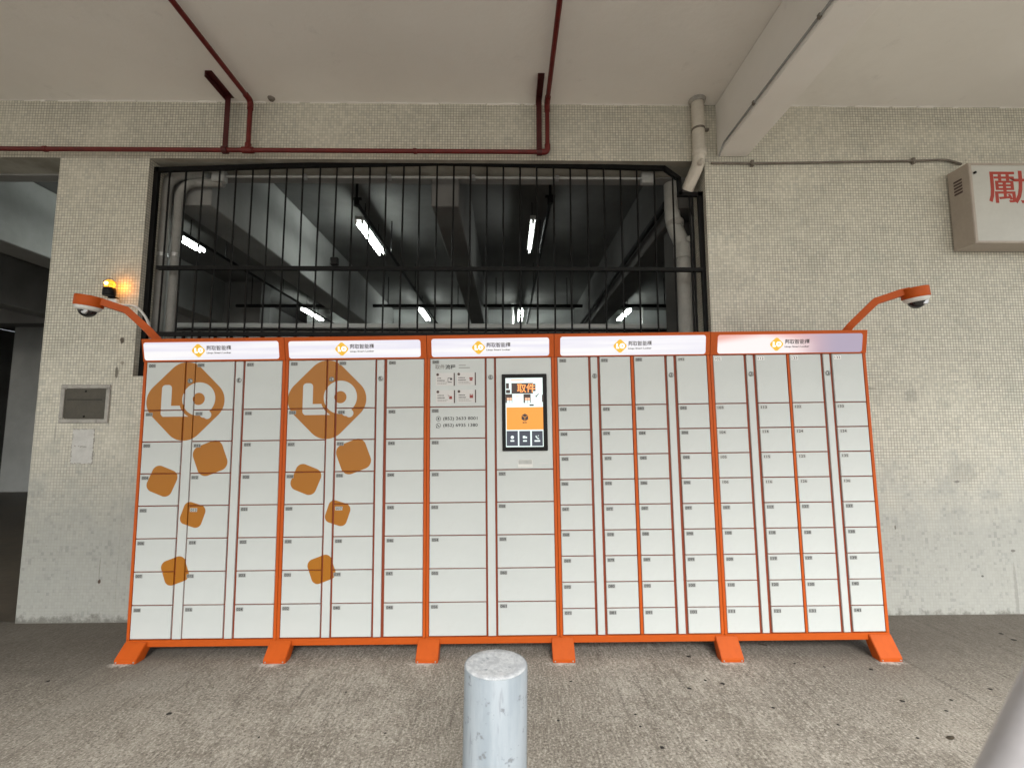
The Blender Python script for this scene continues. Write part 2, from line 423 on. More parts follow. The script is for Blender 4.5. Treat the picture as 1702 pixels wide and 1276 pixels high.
wpart('sill_wall', xl1 + .001, xr0 - .001, -.1, zsill)
wpart('wall_panel', xr0, 9, -.1, ZL - .001)
wpart('outer_pillar', -9.5, -8.6, -.1, ZL - .001)
# crumbly plaster bead where the wall meets the ceiling
b = MB(); x = -7.0
while x < 7:
    L = random.uniform(.03, .16); hgt = random.uniform(.003, .013)
    if not 1.5 < x < 1.9: b.box(x, x + L, YW - random.uniform(.004, .012), YW + .004, ZC - hgt, ZC - .001)
    x += L * random.uniform(.85, 1.08)
o = b.build('plaster_bead', M['beam'], wall); o.matrix_parent_inverse = Matrix.Translation((0, -YW, 0)); o['kind'] = 'stuff'

# forecourt beam on the right
bx0 = (at(1191, 245, YW).x); zb = at(1210, 261, YW).z; bx1 = at(1241, 261, YW).x
b = MB(); b.box(bx0, bx1, CE, YW - .002, zb, ZC - .002, 0, .006)
tag(b.build('concrete_beam', M['beam']), 'pale painted concrete beam running overhead from the drain pipe towards the viewer', 'beam')

# garage: beams, walls
def ibeam(x0, x1, label, y0=YB + .004, y1=YF - .01, mat='inner_beam'):
    b = MB(); b.box(x0, x1, y0, y1, ZB, ZC - .003, 0, .008)
    return tag(b.build('garage_beam', M[mat]), label, 'beam', 'deep beams under the garage ceiling')
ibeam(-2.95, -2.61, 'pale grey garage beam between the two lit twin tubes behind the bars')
ibeam(-.675, -.43, 'dark garage beam in the middle of the barred opening, left of the single tube', mat='inner')  # shaded paint copy tones down the daylight on its front end
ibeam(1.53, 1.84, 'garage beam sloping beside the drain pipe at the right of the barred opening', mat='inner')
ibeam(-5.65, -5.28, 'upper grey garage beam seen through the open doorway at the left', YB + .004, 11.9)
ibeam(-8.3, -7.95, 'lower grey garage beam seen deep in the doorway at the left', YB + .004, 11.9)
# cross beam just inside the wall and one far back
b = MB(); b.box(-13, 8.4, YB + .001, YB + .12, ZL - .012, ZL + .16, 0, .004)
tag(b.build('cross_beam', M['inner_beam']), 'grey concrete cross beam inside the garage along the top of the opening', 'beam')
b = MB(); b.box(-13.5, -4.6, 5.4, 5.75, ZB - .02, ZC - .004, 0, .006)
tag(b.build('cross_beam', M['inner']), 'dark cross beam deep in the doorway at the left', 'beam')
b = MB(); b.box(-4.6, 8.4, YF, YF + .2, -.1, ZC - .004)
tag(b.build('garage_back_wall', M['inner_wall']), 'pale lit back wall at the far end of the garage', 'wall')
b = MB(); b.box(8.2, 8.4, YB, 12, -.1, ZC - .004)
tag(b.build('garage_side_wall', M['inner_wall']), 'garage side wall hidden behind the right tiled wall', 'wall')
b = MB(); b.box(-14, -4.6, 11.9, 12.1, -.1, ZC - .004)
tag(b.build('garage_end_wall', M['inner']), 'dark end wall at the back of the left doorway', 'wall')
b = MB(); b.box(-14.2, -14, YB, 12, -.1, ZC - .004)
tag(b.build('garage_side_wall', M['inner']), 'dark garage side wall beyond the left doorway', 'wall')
# column in the doorway
p0 = at(14, 700, 8.2); 
b = MB(); b.box(at(8, 700, 8.2).x, at(80, 700, 8.2).x, 8.2, 8.9, -.1, ZC - .004, 0, .02)
tag(b.build('garage_column', M['inner_wall']), 'pale square garage column standing in the left doorway', 'column')
# partition inside the garage whose top shows above the lockers
yp = 1.75; zt = at(700, 538.5, yp).z
pt = empty('partition_wall', (0, yp, 0), 'low concrete partition inside the garage showing just above the lockers', 'wall')
def ppart(mb, name, mat):
    o = mb.build(name, mat, pt); o.matrix_parent_inverse = Matrix.Translation((0, -yp, 0)); return o
xa, xb = at(285, 540, yp).x - .1, at(1125, 540, yp).x + .2
ppart(MB().box(xa, xb, yp, yp + .15, -.1, zt - .05), 'wall_body', M['dirty_shaded'])
ppart(MB().box(xa, xb, yp - .03, yp + .18, zt - .048, zt, 0, .006), 'coping', M['inner_wall'])
ppart(MB().tube([(xa, yp - .05, zt - .075), (xb, yp - .05, zt - .075)], .012, 8), 'pipe', M['black'])
for k in range(34):
    x = xa + (xb - xa) * (k + .5) / 34
    ppart(MB().box(x - .012, x + .012, yp - .035, yp - .015, zt - .3, zt - .092), 'upright', M['black'])

# ------------------------------------------------------------------ grille
YG = YW + .065
gr = empty('window_grille', ((xl1 + xr0) / 2, YG, zsill), 'black painted steel bar grille closing the opening above the lockers', 'grille')
GI = Matrix.Translation((-(xl1 + xr0) / 2, -YG, -zsill))
def gpart(mb, name, mat=None):
    o = mb.build(name, mat or M['black'], gr); o.matrix_parent_inverse = GI; return o
def bar2(mb, a, b_, w, dpt=.03):
    a, b_ = Vector(a), Vector(b_); d = (b_ - a).normalized(); n = Vector((-d.z, 0, d.x)) * w / 2
    pts = [a + n, a - n, b_ - n, b_ + n]
    mb.poly([(q.x, q.z) for q in pts], YG - dpt / 2, YG + dpt / 2)
def G(px, py): return at(px, py, YG)
top_px = [(262, 283), (480, 276), (735, 271), (900, 275), (1104, 280.5)]
for i in range(len(top_px) - 1):
    m_ = MB(); bar2(m_, G(*top_px[i]), G(*top_px[i + 1]), .036); gpart(m_, 'top_rail')
for a, c in (((1102, 279), (1130, 299)), ((1128, 298), (1130, 325)), ((1126, 323.5), (1167, 324))):
    m_ = MB(); bar2(m_, G(*a), G(*c), .034); gpart(m_, 'notch_rail')
m_ = MB(); bar2(m_, G(262, 279), (G(262, 279).x, 0, zsill + .004), .04); gpart(m_, 'side_rail')
m_ = MB(); bar2(m_, G(1164, 320), (G(1164, 320).x + .02, 0, zsill + .004), .058); gpart(m_, 'side_rail')
zm = G(700, 447).z; m_ = MB(); bar2(m_, (G(262, 447).x, 0, zm), (G(1172, 447).x, 0, zm), .030, .036); gpart(m_, 'middle_rail')
zlo = G(700, 556).z
m_ = MB(); bar2(m_, (G(262, 447).x, 0, zlo), (G(1172, 447).x, 0, zlo), .03, .036); gpart(m_, 'lower_rail')
def top_z(x):
    px = [(G(*q).x, G(*q).z) for q in top_px]
    for (x0, z0), (x1, z1) in zip(px, px[1:]):
        if x0 <= x <= x1: return z0 + (z1 - z0) * (x - x0) / (x1 - x0)
    return G(1130, 325).z
k = 0; px0 = 282.0
while True:
    px = px0 + 27.75 * k; k += 1
    if px > 1098: break
    x = G(px, 290).x
    gpart(MB().tube([(x + random.uniform(-.004, .004), YG, top_z(x)), (x + random.uniform(-.003, .003), YG, zm), (x + random.uniform(-.004, .004), YG, zsill + .003)], .0078, 6), 'bar')
for px in (1119, 1146, 1151):
    x = G(px, 335).x
    gpart(MB().tube([(x, YG, G(px, 292 if px < 1130 else 325).z), (x, YG, zsill + .003)], .0078, 6), 'bar')
bx_ = G(559, 437)
gpart(MB().box(bx_.x - .032, bx_.x + .032, YG - .06, YG - .02, bx_.z - .035, bx_.z + .03, 0, .006), 'lock_box', M['black_plastic'])

# ------------------------------------------------------------------ garage lights and pipes
tube_mat = glow('fluorescent_tube', (.93, 1.0, .95), 23.0)
tube_dim = glow('weak_fluorescent_tube', (.95, 1.0, .96), 10.0)
ZT = CAM.z + 2.40
def lamp(x, y0, y1, twin, label):
    e = empty('fluorescent_light', (x, (y0 + y1) / 2, ZC), label, 'light', 'fluorescent lights on the garage ceiling')
    L = (y1 - y0) / 2; zt = ZT - ZC
    MB().box(-.035 if not twin else -.05, .035 if not twin else .05, -L - .03, L + .03, zt + .03, zt + .075, 0, .005).build('batten', M['dirty_shaded'], e)  # batten greyed, so its shade between the tubes sits in the colour
    for s in ((-.036, .036) if twin else (0,)):
        MB().tube([(s, -L, zt), (s, L, zt)], .0115, 10).build('tube', tube_mat if twin else tube_dim, e)
        for yy in (-L - .012, L + .012):
            MB().box(s - .012, s + .012, yy - .011, yy + .011, zt - .018, zt + .032).build('tube_holder', M['white_plastic'], e)
    MB().tube([(0, -L * .6, zt + .07), (0, -L * .6, -.002)], .006, 6).build('hanger', M['black'], e)
    MB().tube([(0, L * .6, zt + .07), (0, L * .6, -.002)], .006, 6).build('hanger', M['black'], e)
lamp(-4.16, 1.9, 3.04, True, 'lit twin fluorescent light behind the white pipes at the left end of the grille')
lamp(-1.735, 2.15, 3.12, True, 'lit twin fluorescent light left of centre, high behind the bars')
lamp(.30, 2.12, 3.02, False, 'lit single fluorescent tube high behind the bars, right of centre')
lamp(-4.13, 6.1, 7.05, True, 'lit twin fluorescent light far back, beyond the pale beam on the left')
lamp(-1.76, 6.1, 7.05, True, 'lit twin fluorescent light far back, below the tube left of centre')
lamp(.28, 6.1, 7.05, True, 'lit fluorescent tube far back between the middle and right beams')
lamp(2.49, 6.1, 7.0, True, 'lit fluorescent light far back at the right beside the drain pipe')
ZP = CAM.z + 2.28
def sprinkler(x, y0, label):
    e = empty('sprinkler_pipe', (x, y0, ZP), label, 'pipe', 'dark pipes running back under the garage ceiling')
    MB().tube([(0, 0, 0), (0, YF - y0 - .05, 0)], .020, 10).build('pipe', M['black'], e)
    h = MB(); h.tube([(0, 0, 0), (0, 0, ZC - ZP - .004)], .014, 8); h.lathe((0, 0, -.035), [(.028, 0), (.028, .07)], 10); h.box(-.05, .05, -.012, .012, .03, .05); h.build('sprinkler_head', M['black'], e)
    for y in (1.4, 3.0):
        MB().tube([(0, y, 0), (0, y, ZC - ZP - .004)], .006, 6).build('hanger', M['black'], e)
sprinkler(-1.53, 1.42, 'dark sprinkler pipe beside the twin tube left of centre')
sprinkler(.43, 1.35, 'dark sprinkler pipe just right of the single tube')
sprinkler(-3.80, 1.6, 'dark sprinkler pipe crossing below the leftmost twin tube')
e = empty('sprinkler_pipe', (1.47, 1.0, ZB + .12), 'black pipe fixed along the beam beside the drain pipe', 'pipe', 'dark pipes running back under the garage ceiling')
MB().tube([(0, 0, 0), (0, YF - 1.05, 0)], .03, 10).build('pipe', M['black'], e)
zq = CAM.z + 2.17
for (a, c, lab) in ((393, 556, 'short dark cross pipe hung beyond the left end of the pale beam'), (620, 786, 'dark cross pipe hung between the pale beam and the middle beam'), (799, 968, 'dark cross pipe hung between the middle and right beams'), (1025, 1119, 'dark cross pipe hung to the right beyond the sloping beam')):
    A, B = at(a, 508, 5.1), at(c, 508, 5.1)
    e = empty('cross_pipe', ((A.x + B.x) / 2, 5.1, A.z), lab, 'pipe', 'dark cross pipes at the back of the garage')
    L = (B.x - A.x) / 2
    MB().tube([(-L, 0, 0), (L, 0, 0)], .030, 10).build('pipe', M['black'], e)
    for s in (-.7, .7): MB().tube([(s * L, 0, 0), (s * L, 0, ZC - A.z - .004)], .008, 6).build('hanger', M['black'], e)
# thin uprights near the far wall
for px in (852, 1067):
    A = at(px, 520, 6.9)
    b = MB(); b.tube([(A.x, 6.9, -.02), (A.x, 6.9, ZC - .004)], .03, 10)
    tag(b.build('stand_pipe', M['white_conduit']), 'pale vertical pipe far back ' + ('left of the far centre tube' if px < 900 else 'right of the sloping beam'), 'pipe')

# white painted stack and pilaster at the left of the opening, inside
yl = YB - .055
A = at(258, 400, yl + .06); B_ = at(304, 400, yl + .06)
b = MB(); b.box(A.x - .35, at(303, 400, YB + .34).x, YB + .10, YB + .34, -.1, ZC - .005, 0, .01)
tag(b.build('garage_pilaster', M['inner_wall']), 'grey pilaster just inside the left edge of the barred opening', 'column')
ps = empty('pipe_stack', ((A.x + B_.x) / 2, yl, 0), 'dusty white pipes rising inside the left edge of the grille and bending to the right', 'pipe')
PSI = Matrix.Translation((-(A.x + B_.x) / 2, -yl, 0))
def pspart(mb, name, mat):
    o = mb.build(name, mat, ps); o.matrix_parent_inverse = PSI
    return o
zc1 = at(600, 292, yl).z
for px, r, zz, xe in ((293, .036, zc1 - .075, at(372, 300, yl).x), (271, .046, zc1 - .0, at(345, 295, yl).x)):
    x = at(px, 400, yl).x
    pspart(MB().tube([(x, yl, gz(x)), (x, yl, zz), (xe, yl, zz)], r, 14, 0, .16), 'pipe', M['pvc_dark'])
    for z in (2.0, 2.9): pspart(MB().lathe((x, yl, z), [(r + .004, 0), (r + .004, .03)], 14), 'pipe_clip', M['steel'])
x0, x1 = at(370, 292, yl).x, at(1063, 296, yl).x
cn = empty('ceiling_conduit', (x0, yl - .03, zc1), 'long white conduit running along the cross beam behind the bars', 'conduit')
z0, z1 = at(370, 293, yl - .03).z - .002, at(1063, 297, yl - .03).z
MB().tube([(0, 0, z0 - zc1), (x1 - x0, 0, z1 - zc1)], .012, 8).build('pipe', M['dirty_shaded'], cn)
MB().box(x1 - x0, x1 - x0 + .12, -.03, .03, z1 - zc1 - .05, z1 - zc1 + .05, 0, .006).build('junction_box', M['dirty_shaded'], cn)
MB().box(-.06, .05, -.03, .03, z0 - zc1 - .055, z0 - zc1 + .045, 0, .006).build('junction_box', M['dirty_shaded'], cn)
for k in range(1, 5):
    f = k / 5; MB().box((x1 - x0) * f - .015, (x1 - x0) * f + .015, -.016, .02, (z0 + (z1 - z0) * f) - zc1 - .02, (z0 + (z1 - z0) * f) - zc1 + .02).build('saddle', M['steel'], cn)

# inner drain pipe with its collar, and thin pipes beside it
yi = YB + .10
dp = empty('drain_pipe', (at(1140, 500, yi).x, yi, 0), 'grey drain pipe with a wrapped collar standing inside the right edge of the grille', 'pipe')
DI = Matrix.Translation((-at(1140, 500, yi).x, -yi, 0))
def dpart(mb, name, mat):
    o = mb.build(name, mat, dp); o.matrix_parent_inverse = DI; return o
xu, xd = at(1117, 340, yi).x, at(1138, 480, yi).x
za, zb_ = at(1117, 372, yi).z, at(1130, 402, yi).z
dpart(MB().tube([(xu, yi, ZL + .02), (xu, yi, za), (xd, yi, zb_ - .03), (xd, yi, gz(xd) - .02)], .068, 18, 0, .10), 'pipe', M['pvc_in'])
dpart(MB().lathe((xd, yi, zb_ - .16), [(.078, 0), (.082, .02), (.082, .12), (.074, .14)], 18), 'collar', M['pvc_in'])
dpart(MB().lathe((xu + .02, yi, za - .03), [(.074, 0), (.079, .015), (.079, .04), (.074, .06)], 18), 'wrap_band', M['mortar'])
dpart(MB().lathe((xd + .02, yi - .075, zb_ - .01), [(.026, 0), (.026, .02), (.01, .024)], 12, axis='y'), 'clean_out_cap', M['pvc_in'])
for px, r in ((1151, .013), (1160, .017)):
    x = at(px, 430, yi + .06).x
    q = MB(); q.tube([(x, yi + .06, gz(x)), (x, yi + .06, ZL - .02)], r, 10)
    tag(q.build('riser_pipe', M['dirty_shaded']), ('thin' if px < 1155 else 'thicker') + ' grey riser pipe behind the grille right of the collared drain pipe', 'pipe')
x = at(1122, 480, YB + .35).x
b = MB(); b.box(x, x + .9, YB + .30, YB + .62, -.1, ZC - .005, 0, .01)
tag(b.build('garage_pilaster', M['inner']), 'grey pilaster just inside the right edge of the barred opening', 'column')

# outer drain pipe: down the wall, elbow, back through the notch
yo = YW - .062
X0 = at(1160, 200, yo).x; ze = at(1160, 268, yo).z
dp2 = empty('drain_pipe', (X0, yo, ze), 'cream plastic drain pipe with clamp and elbow coming down from the ceiling beside the beam', 'pipe')
DI2 = Matrix.Translation((-X0, -yo, -ze))
def d2part(mb, name, mat):
    o = mb.build(name, mat, dp2); o.matrix_parent_inverse = DI2; return o
tip = at(1142, 316, YG + .02)
d2part(MB().tube([(X0, yo, ZC - .003), (X0, yo, ze), tip], .050, 20, 0, .07), 'pipe', M['pvc'])
d2part(MB().lathe((X0, yo, ze + .045), [(.051, 0), (.057, .006), (.057, .045), (.051, .05)], 20), 'elbow_socket', M['pvc'])
d2part(MB().lathe((X0, yo, at(1160, 216, yo).z), [(.054, -.009), (.054, .009)], 20), 'pipe_clamp', M['conduit'])
d2part(MB().box(X0 + .045, X0 + .085, yo - .012, yo + .012, at(1160, 216, yo).z - .010, at(1160, 216, yo).z + .010), 'clamp_lug', M['conduit'])
c = at(1166, 268, yo - .055)
d2part(MB().lathe((c.x - .002, yo - .030, c.z), [(.024, 0), (.024, .030), (.015, .034), (.015, .044), (.001, .046)], 16, axis='y'), 'clean_out_cap', M['pvc'])
d2part(MB().lathe((X0, yo, ZC - .03), [(.058, 0), (.07, .027)], 20), 'ceiling_collar', M['mortar'])

# ------------------------------------------------------------------ red fire pipe
yr = YW - .085
zr = at(450, 250, yr).z
fp = empty('fire_pipe', (at(660, 250, yr).x, yr, zr), 'dark red fire pipe running along the wall with two branches across the ceiling', 'pipe')
FI = Matrix.Translation(-fp.location)
def fpart(mb, name, mat=None):
    o = mb.build(name, mat or M['red'], fp); o.matrix_parent_inverse = FI; return o
xe = at(910, 251, yr).x; xt = at(412, 249, yr).x
zk = ZC - .055
fpart(MB().tube([(-9, yr, zr), (xe, yr, zr), (xe, yr, zk), (xe, CE + .05, zk)], .0185, 12, 0, .05), 'main_pipe')
fpart(MB().tube([(xt, yr, zr), (xt, yr, zk), (xt, CE + .05, zk)], .0185, 12, 0, .05), 'branch_pipe')
fpart(MB().tube([(xt - .045, yr, zr), (xt + .045, yr, zr)], .026, 12), 'tee_fitting')
fpart(MB().tube([(xt, yr, zr + .012), (xt, yr, zr + .055)], .025, 12), 'tee_fitting')
for x in (xt, xe):
    fpart(MB().tube([(x, yr, zk - .075), (x, yr, zk), (x, yr - .075, zk)], .024, 12, 0, .045), 'elbow_fitting')
    for y in (-.55, -1.7, -2.9): fpart(MB().tube([(x, y - .03, zk), (x, y + .03, zk)], .0235, 12), 'coupling')
fpart(MB().tube([(xe - .065, yr, zr), (xe, yr, zr), (xe, yr, zr + .065)], .024, 12, 0, .045), 'elbow_fitting')
for px in (75, 372, 690):
    x = at(px, 250, yr).x; fpart(MB().tube([(x - .013, yr, zr), (x + .013, yr, zr)], .0235, 12), 'pipe_clip')
for px, pxp, lab in ((378, 0, 'dark red steel hanger fixed to the ceiling beside the left pipe branch'), (896, 1, 'dark red steel hanger fixed to the ceiling beside the right pipe branch')):
    x = at(px, 185, yr).x
    h = empty('pipe_hanger', (x, yr, zr), lab, 'bracket', 'red pipe hangers on the ceiling')
    q = MB(); q.box(-.022, .022, -.004, 0, .02, ZC - zr - .006); q.box(-.022, -.018, 0, .03, .02, ZC - zr - .006); q.build('angle_strut', M['dark_red'], h)
    MB().box(-.026, .026, -.26, .035, ZC - zr - .006, ZC - zr - .001).box(-.026, -.021, -.26, .035, ZC - zr - .05, ZC - zr - .006).build('ceiling_plate', M['dark_red'], h)
    MB().lathe((0, 0, 0), [(.030, -.02), (.030, .02)], 14, axis='x').build('pipe_ring', M['dark_red'], h)
p = on_z(451, 163, ZC)
b = MB(); b.lathe((p.x, p.y, ZC - .022), [(.020, 0), (.026, .010), (.03, .021)], 10)
tag(b.build('pipe_stub', M['conduit']), 'small rusty pipe stub in the ceiling right of the left pipe branch', 'pipe')

# conduits on the right
yc = YW - .014
zc_ = [at(1182, 271.5, yc), at(1250, 272, yc), at(1518, 267.5, yc), at(1572, 265.5, yc), at(1598, 273, yc)]
cd = empty('wall_conduit', zc_[0], 'thin rusty conduit running across the tiles to the sign box', 'conduit')
MB().tube([q - zc_[0] for q in zc_], .0095, 8, 0, .05).build('pipe', M['conduit'], cd)
for px, py in ((1250, 272), (1518, 267.7)):
    q = at(px, py, yc) - zc_[0]
    MB().box(q.x - .012, q.x + .012, -.013, .012, q.z - .026, q.z + .026, 0, .003).build('saddle', M['conduit'], cd)
e = empty('beam_cable', (bx0, YW, zb), 'dark cable fixed along the lower left edge of the overhead concrete beam', 'cable')
MB().tube([(-.010, -.06, -.03), (-.008, -.14, .035), (-.008, CE - YW + .1, .035)], .0075, 8, 0, .03).build('cable', M['dirty_shaded'], e)
for y in (-.6, -1.3, -2.0, -2.7, -3.4): MB().box(-.016, -.0005, y - .01, y + .01, .022, .048).build('cable_clip', M['conduit'], e)

# ------------------------------------------------------------------ sign box
ys = YW - .185
A = at(1608, 271, ys); Bq = at(1621, 404, ys)
sx0 = (A.x + Bq.x) / 2; sz1, sz0 = A.z, Bq.z; SW = 1.7
sg = empty('sign_box', (sx0, ys, sz0), 'cream box sign with a red Chinese character hung on the right tiled wall', 'sign')
sh = sz1 - sz0; sdp = YW - ys - .012
q = MB(); q.box(0, .003, 0, sdp, 0, sh); q.box(SW - .003, SW, 0, sdp, 0, sh); q.box(.003, SW - .003, 0.012, sdp, 0, .003); q.box(.003, SW - .003, .012, sdp, sh - .003, sh); q.box(.003, SW - .003, sdp - .003, sdp, .003, sh - .003); q.build('case', M['sign_case'], sg)
q = MB(); q.box(.0035, .026, -.004, .014, 0, sh, 0, .002); q.box(SW - .026, SW - .0035, -.004, .014, 0, sh, 0, .002); q.box(.0265, SW - .0265, -.004, .014, 0, .018, 0, .002); q.box(.0265, SW - .0265, -.004, .014, sh - .018, sh, 0, .002)
q.build('front_frame', M['sign_case'], sg)
MB().box(.027, SW - .027, .002, .010, .0185, sh - .0185).build('face_panel', M['sign_face'], sg)
for k in range(5):
    z = sh - .11 - k * .026
    MB().add([(-.004, .055, z), (-.004, .125, z), (-.0005, .125, z + .014), (-.0005, .055, z + .014), (-.0005, .055, z - .002), (-.0005, .125, z - .002)], [(0, 1, 2, 3), (4, 5, 1, 0)]).build('louvre', M['print_brown'], sg)
MB().lathe((.045, -.002, sh - .085), [(.010, 0), (.010, .012), (.004, .016)], 10, axis='y').build('latch', M['black_plastic'], sg)
c0 = at(1645, 338, ys); c1 = at(1712, 284, ys)
q = MB(); put_text(q, '勵', .28, c0.x - sx0, c0.z - sz0, .0012, 0, .0020, 'LEFT', c1.x - c0.x, c1.z - c0.z); q.build('lettering', M['sign_red'], sg)

# ------------------------------------------------------------------ hatch, patch, beacon on the pillar
A, Bq = at(98, 703, YW), at(186, 639, YW)
ht = empty('wall_hatch', ((A.x + Bq.x) / 2, YW, A.z), 'dark metal cover plate in a mortar rim on the left pillar', 'hatch')
hw = (Bq.x - A.x) / 2; hh = Bq.z - A.z; rm = .032
q = MB(); q.box(-hw, hw, -.014, -.001, 0, rm, 0, .005); q.box(-hw, hw, -.014, -.001, hh - rm, hh, 0, .005); q.box(-hw, -hw + rm, -.0135, -.001, rm + .001, hh - rm - .001, 0, .004); q.box(hw - rm, hw, -.0135, -.001, rm + .001, hh - rm - .001, 0, .004); q.build('mortar_rim', M['mortar'], ht)
MB().poly(rrect(-hw + rm + .001, hw - rm - .001, rm + .001, hh - rm - .001, .014), -.005, -.001).build('cover_plate', M['hatch'], ht)
MB().box(-hw + rm + .02, hw - rm - .03, -.0065, -.0051, hh * .60, hh * .615).build('scratch_line', M['shade'], ht)
for z in (rm + .02, hh - rm - .022): MB().lathe((0, -.005, z), [(.007, 0), (.007, .004), (.002, .005)], 8, axis='y').build('screw', M['black'], ht)
A, Bq = at(117, 770, YW), at(158, 713, YW)
pa = empty('plaster_patch', ((A.x + Bq.x) / 2, YW, A.z), 'upright rectangle of skimmed filler below the hatch on the left pillar', 'patch')
hw = (Bq.x - A.x) / 2; hh = Bq.z - A.z
q = MB(); q.poly(rrect(-hw, hw, 0, hh, .006), -.003, -.0006); q.build('filler_panel', M['filler'], pa)
random.seed(11)
q = MB()
def broken(x0, z0, x1, z1):
    n = 16
    for k in range(n):
        if random.random() < .26: continue
        t0, t1 = k / n, (k + .8) / n; w = random.uniform(.002, .005); j = random.uniform(-.003, .003)
        xa, za, xb, zb2 = x0 + (x1 - x0) * t0, z0 + (z1 - z0) * t0, x0 + (x1 - x0) * t1, z0 + (z1 - z0) * t1
        if abs(x1 - x0) > abs(z1 - z0): q.box(xa, xb, -.0042, -.0008, za + j - w, za + j + w)
        else: q.box(xa + j - w, xa + j + w, -.0042, -.0008, za, zb2)
broken(-hw, 0, hw, 0); broken(-hw, hh, hw, hh); broken(-hw, 0, -hw, hh); broken(hw, 0, hw, hh); broken(-hw + .02, hh * .5, hw - .05, hh * .48)
o = q.build('crack_line', M['mortar'], pa)

yb = YW - .075
c = at(182, 479, yb)
bc = empty('warning_beacon', c, 'lit amber warning beacon in a wire guard on the left tiled pillar', 'beacon')
MB().lathe((0, 0, 0), [(.040, .004), (.040, .045), (.034, .066), (.018, .078), (.001, .081)], 20).build('lens', None, bc)
t = NT('amber_lens'); t.b.inputs['Emission Color'].default_value = (1.0, .42, .03, 1); t.b.inputs['Emission Strength'].default_value = .6
t.done((.8, .35, .03), .2); bc.children[0].data.materials.append(t.m)
bulb = glow('amber_bulb', (1.0, .62, .12), 5.0)
MB().lathe((0, -.034, .036), [(.001, -.018), (.014, -.012), (.020, 0), (.014, .012), (.001, .018)], 14).build('bulb', bulb, bc)
MB().lathe((0, 0, -.072), [(.046, 0), (.050, .01), (.050, .058), (.044, .075)], 20).build('base', M['black_plastic'], bc)
q = MB()
for a in (0, 60, 120, 180, 240, 300):
    x, y = .048 * math.cos(R_(a)), .048 * math.sin(R_(a))
    q.tube([(x, y, -.01), (x, y, .05), (x * .4, y * .4, .09), (0, 0, .095)], .0018, 5, 0, .02)
for z in (.03, .06): q.tube([(.048 * math.cos(2 * math.pi * k / 16), .048 * math.sin(2 * math.pi * k / 16), z) for k in range(17)], .0016, 5, 0, 0, False)
q.build('wire_guard', M['print_brown'], bc)
MB().box(-.03, .03, .02, .074, -.085, -.072, 0, .002).build('bracket', M['black'], bc)
MB().box(-.035, .045, .03, .073, -.16, -.088, 0, .006).build('junction_box', M['white_plastic'], bc)
bc.scale = (.86, .86, .86)
pl = bpy.data.lights.new('beacon_light', 'POINT'); pl.energy = .26; pl.color = (1.0, .36, .03); pl.shadow_soft_size = .02
po = bpy.data.objects.new('beacon_light', pl); COL.objects.link(po); po.parent = bc; po.location = (.052, .018, .035)
pth = [at(197, 506, yb + .05), at(226, 507, yb + .05), at(243, 527, yb + .05), at(250, 546, YW + .03), at(252, 575, YW + .06)]
e = empty('beacon_cable', pth[0], 'pale cable curving from the amber beacon down behind the lockers', 'cable')
MB().tube([q - pth[0] for q in pth], .010, 8, 0, .06).build('cable', M['white_conduit'], e)

